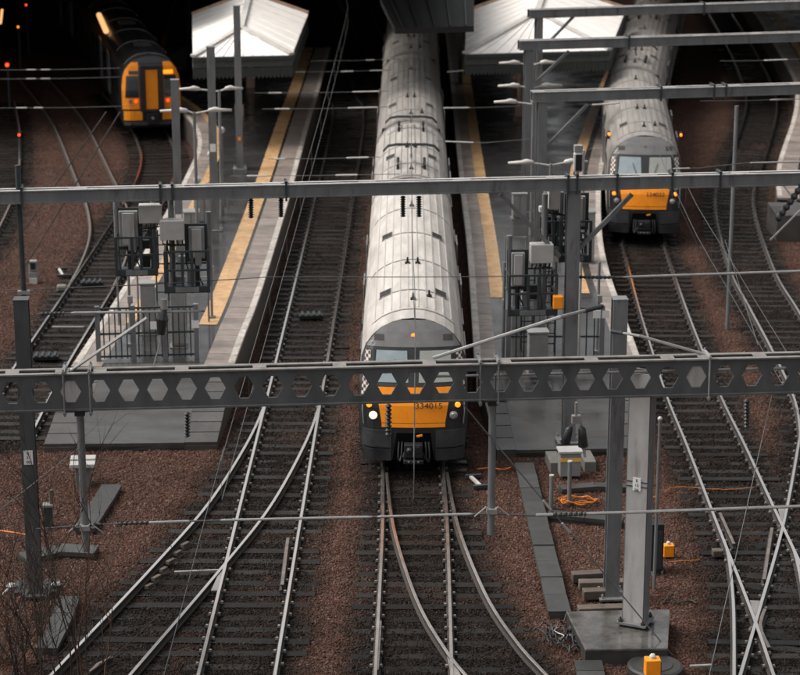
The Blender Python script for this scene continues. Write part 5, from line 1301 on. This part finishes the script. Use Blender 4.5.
# steel ties and track details
def tie(label, a, b, r=.025, m_='rail_dull', Z=-.06):
    p, q = at(*a, Z), at(*b, Z); o = MB().bar(Vector(), q - p, r * 2, r).build('tie_bar', m_); o.location = p; tag(o, label, 'tie bar', 'track tie bars')
tie('pale tie bar across the left branch track', (174, 572), (220, 570), .03, 'galv'); tie('pale tie bar across the track left of the platform', (52, 327), (84, 327), .04, 'galv'); tie('pale tie bar between the rails at the right edge', (690, 666), (712, 665), .03, 'galv')
# timber fishplate strip beside left branch
for k in range(6):
    x, y = 149 + k * 7.2, 586 - k * 8.3; o = MB().box((0, 0, 0), (.09, .2 + .05 * (k % 2), .07), R(-30)).build('wedge_block', 'timber'); o.location = at(x, y, -.06); tag(o, ('nearest', 'second nearest', 'third nearest', 'third farthest', 'second farthest', 'farthest')[k] + ' small pale block in the row beside the outer branch rail', 'block', 'blocks beside the branch rail')
def treadle(label, px, py):
    t = thing('treadle', label, 'treadle', at(px, py, -.12), ALPHA, 'track treadles'); MB().box((0, 0, .04), (.75, .4, .1)).build('plate', 'black', t)
    for k in range(4): MB().box((-.27 + .18 * k, 0, .11), (.07, .46, .06)).build('bar', 'steel_dark', t)
treadle('dark ribbed treadle between the rails left of the platform', 92, 284); treadle('dark treadle between rails just above the lattice beam at left', 46, 358); treadle('dark treadle between the rails of the straight track', 311, 317)
# right hand ramp block with crossed rods
t = thing('buffer_block', 'grey block at the end of the right hand platform with crossed rods', 'platform end', at(792, 238, -.2), 0); MB().box((.4, .5, .5), (2.2, 2.2, 1.0)).build('block', 'concrete', t, bevel=.03).data.materials[0] = MATS['ramp_slab']
MB().bar((-1.0, -1.2, .2), (1.2, -.8, 2.4), .05).build('rod', 'galv', t); MB().bar((1.0, -1.2, .2), (-.6, -.8, 2.2), .05).build('rod', 'galv', t)
p = onplane(779, 205, f4, U); n = 14; o = MB().tube([Vector((.55 - .045 * k, 0, .5 - .07 * k)) for k in range(n)], [.05 if k % 2 else .1 for k in range(n)], 8).build('insulator', 'insulator_black'); o.location = p; tag(o, 'ribbed black insulator slanting by the right hand platform end', 'insulator')

# ================================================================== LIGHTS IN THE DARK AT TOP LEFT
def sig(label, px, py, D, r, m_):
    p = atD(px, py, D); g = p.copy(); g.z = 0; t = thing('colour_light_signal', label, 'signal light', g, 0, 'lit signals')
    MB().tube([(0, .2, -.2), (0, .2, p.z)], .06, 8).build('post', 'steel_dark', t); MB().box((0, .15, p.z), (r * 3.2, .2, r * 4)).build('head', 'black', t); MB().tube([(0, .06, p.z), (0, -.0, p.z)], r, 14).build('lens', m_, t)
sig('small red signal light highest in the dark top left', 26, 5, 122, .05, 'lamp_red'); sig('amber signal light in the dark at top left', 18, 27, 116, .06, 'lamp_amber'); sig('large red signal light in the dark at the left edge', 7, 65, 104, .085, 'lamp_red'); sig('tiny red signal light above the left siding', 19, 135, 90, .05, 'lamp_red')
sig('small red light left of the second train roof', 641, 31, 105, .06, 'lamp_red'); sig('small red light behind the second train', 643, 60, 100, .05, 'lamp_red')
def lampspot(label, px, py, Z): 
    o = MB().box((0, 0, 0), (.12, .12, .2)).build('side_lamp', 'lamp_amber', bevel=.03); return o
for px, py, lab in ((609, 134, 'small amber lamp at the left shoulder of the second train'), (681, 135, 'small amber lamp at the right shoulder of the second train')):
    p = onplane(px, py, on('R1', yR) + Vector((0, 4, 0)), Vector((1, 0, 0))); t = thing('mirror_lamp', lab, 'lamp', (p.x, p.y, p.z), 0, 'amber shoulder lamps'); MB().ball((0, 0, 0), .05, 10, (1, 1, 1.3)).build('lens', 'lamp_amber', t); MB().box((0, .1, -.05), (.08, .12, .3)).build('housing', 'black', t)
a, b = atD(99, 15, 112), atD(106, 31, 106); o = MB().tube([Vector(), b - a], .14, 10).build('glow_strip', 'tube_warm'); o.location = a; tag(o, 'warm glowing strip for the reflection along the side of the orange fronted train', 'strip light')  # glowing tube added in place of a reflection on the train side
a, b = atD(2, 10, 120), atD(0.5, 23, 115); o = MB().tube([Vector(), b - a], .07, 8).build('glow_strip', 'tube_warm'); o.location = a; tag(o, 'faint strip light at the very left edge', 'strip light')
# far platform and footbridge glimpsed behind the dark train
FPl = [at(146, 28, PH), at(150, 20, PH), at(160, 10, PH), at(172, 2, PH), at(186, -8, PH)]
mb = MB(); poly = [at(146, 30, PH), at(158, 60, PH), at(186, 48, PH), at(190, -10, PH), at(165, -10, PH)]
t = thing('platform', 'dim grey curved platform behind the orange fronted train', 'platform', (0, 0, 0)); MB().prism([(p.x, p.y) for p in poly], -.2, PH).build('platform_body', 'ramp_slab', t)
q = [at(158, 55, PH + .01), at(163, 53, PH + .01), at(176, 0, PH + .01), at(172, 0, PH + .01)]; MB().add(q, [(0, 1, 2, 3)]).build('warning_line', 'line_yellow', t)

# ================================================================== BARE TWIGS in the bottom left corner
def shrub(label, px, py, h, n, seed, m_='twig', spread=.5):
    rr = random.Random(seed); g = at(px, py, -.25); t = thing('bare_shrub', label, 'shrub', g, 0, 'bare winter shrubs')
    stems = MB(); tw = MB()
    def grow(p, d, ln, r, lev, mb):
        pts_ = [p]; k = 7; dd = d.copy()
        for i in range(k):
            dd = (dd + Vector((rr.gauss(0, .11), rr.gauss(0, .11), rr.gauss(.02, .05)))).normalized(); p = p + dd * ln / k; pts_.append(p)
        mb.tube(pts_, [r * (1 - .75 * i / k) for i in range(k + 1)], 5)
        if lev > 0:
            for q in range(rr.randint(4, 7)):
                i = rr.randint(2, k); side = Vector((rr.gauss(0, 1), rr.gauss(0, 1), rr.uniform(.2, 1))).normalized()
                grow(pts_[i], (dd * .8 + side * .75).normalized(), ln * rr.uniform(.3, .55), r * .5, lev - 1, tw)
    for k in range(n):
        d = Vector((rr.gauss(0, spread), rr.gauss(0, spread * .6), 1.5)).normalized(); grow(Vector((rr.gauss(0, .3), rr.gauss(0, .2), 0)), d, h * rr.uniform(.6, 1.15), .02, 2, stems)
    stems.build('stem', m_, t); stuff(tw.build('twigs', m_, t))
shrub('bare twiggy shrub at the bottom left edge', 8, 690, 2.9, 7, 1); shrub('bare brown shrub below the left mast', 55, 700, 3.0, 6, 2); shrub('tall bare shrub in front of the left branch rails', 84, 700, 4.0, 5, 3, spread=.22); shrub('rusty leafless bush in the very bottom left corner', 0, 668, 1.5, 9, 4, 'twig_rust'); shrub('thin reddish sapling beside the outer branch rail', 86, 686, 3.2, 2, 8, 'twig_rust', .12)
shrub('dark scraggy shrub in front of the left mast footing', 30, 680, 2.3, 7, 6)
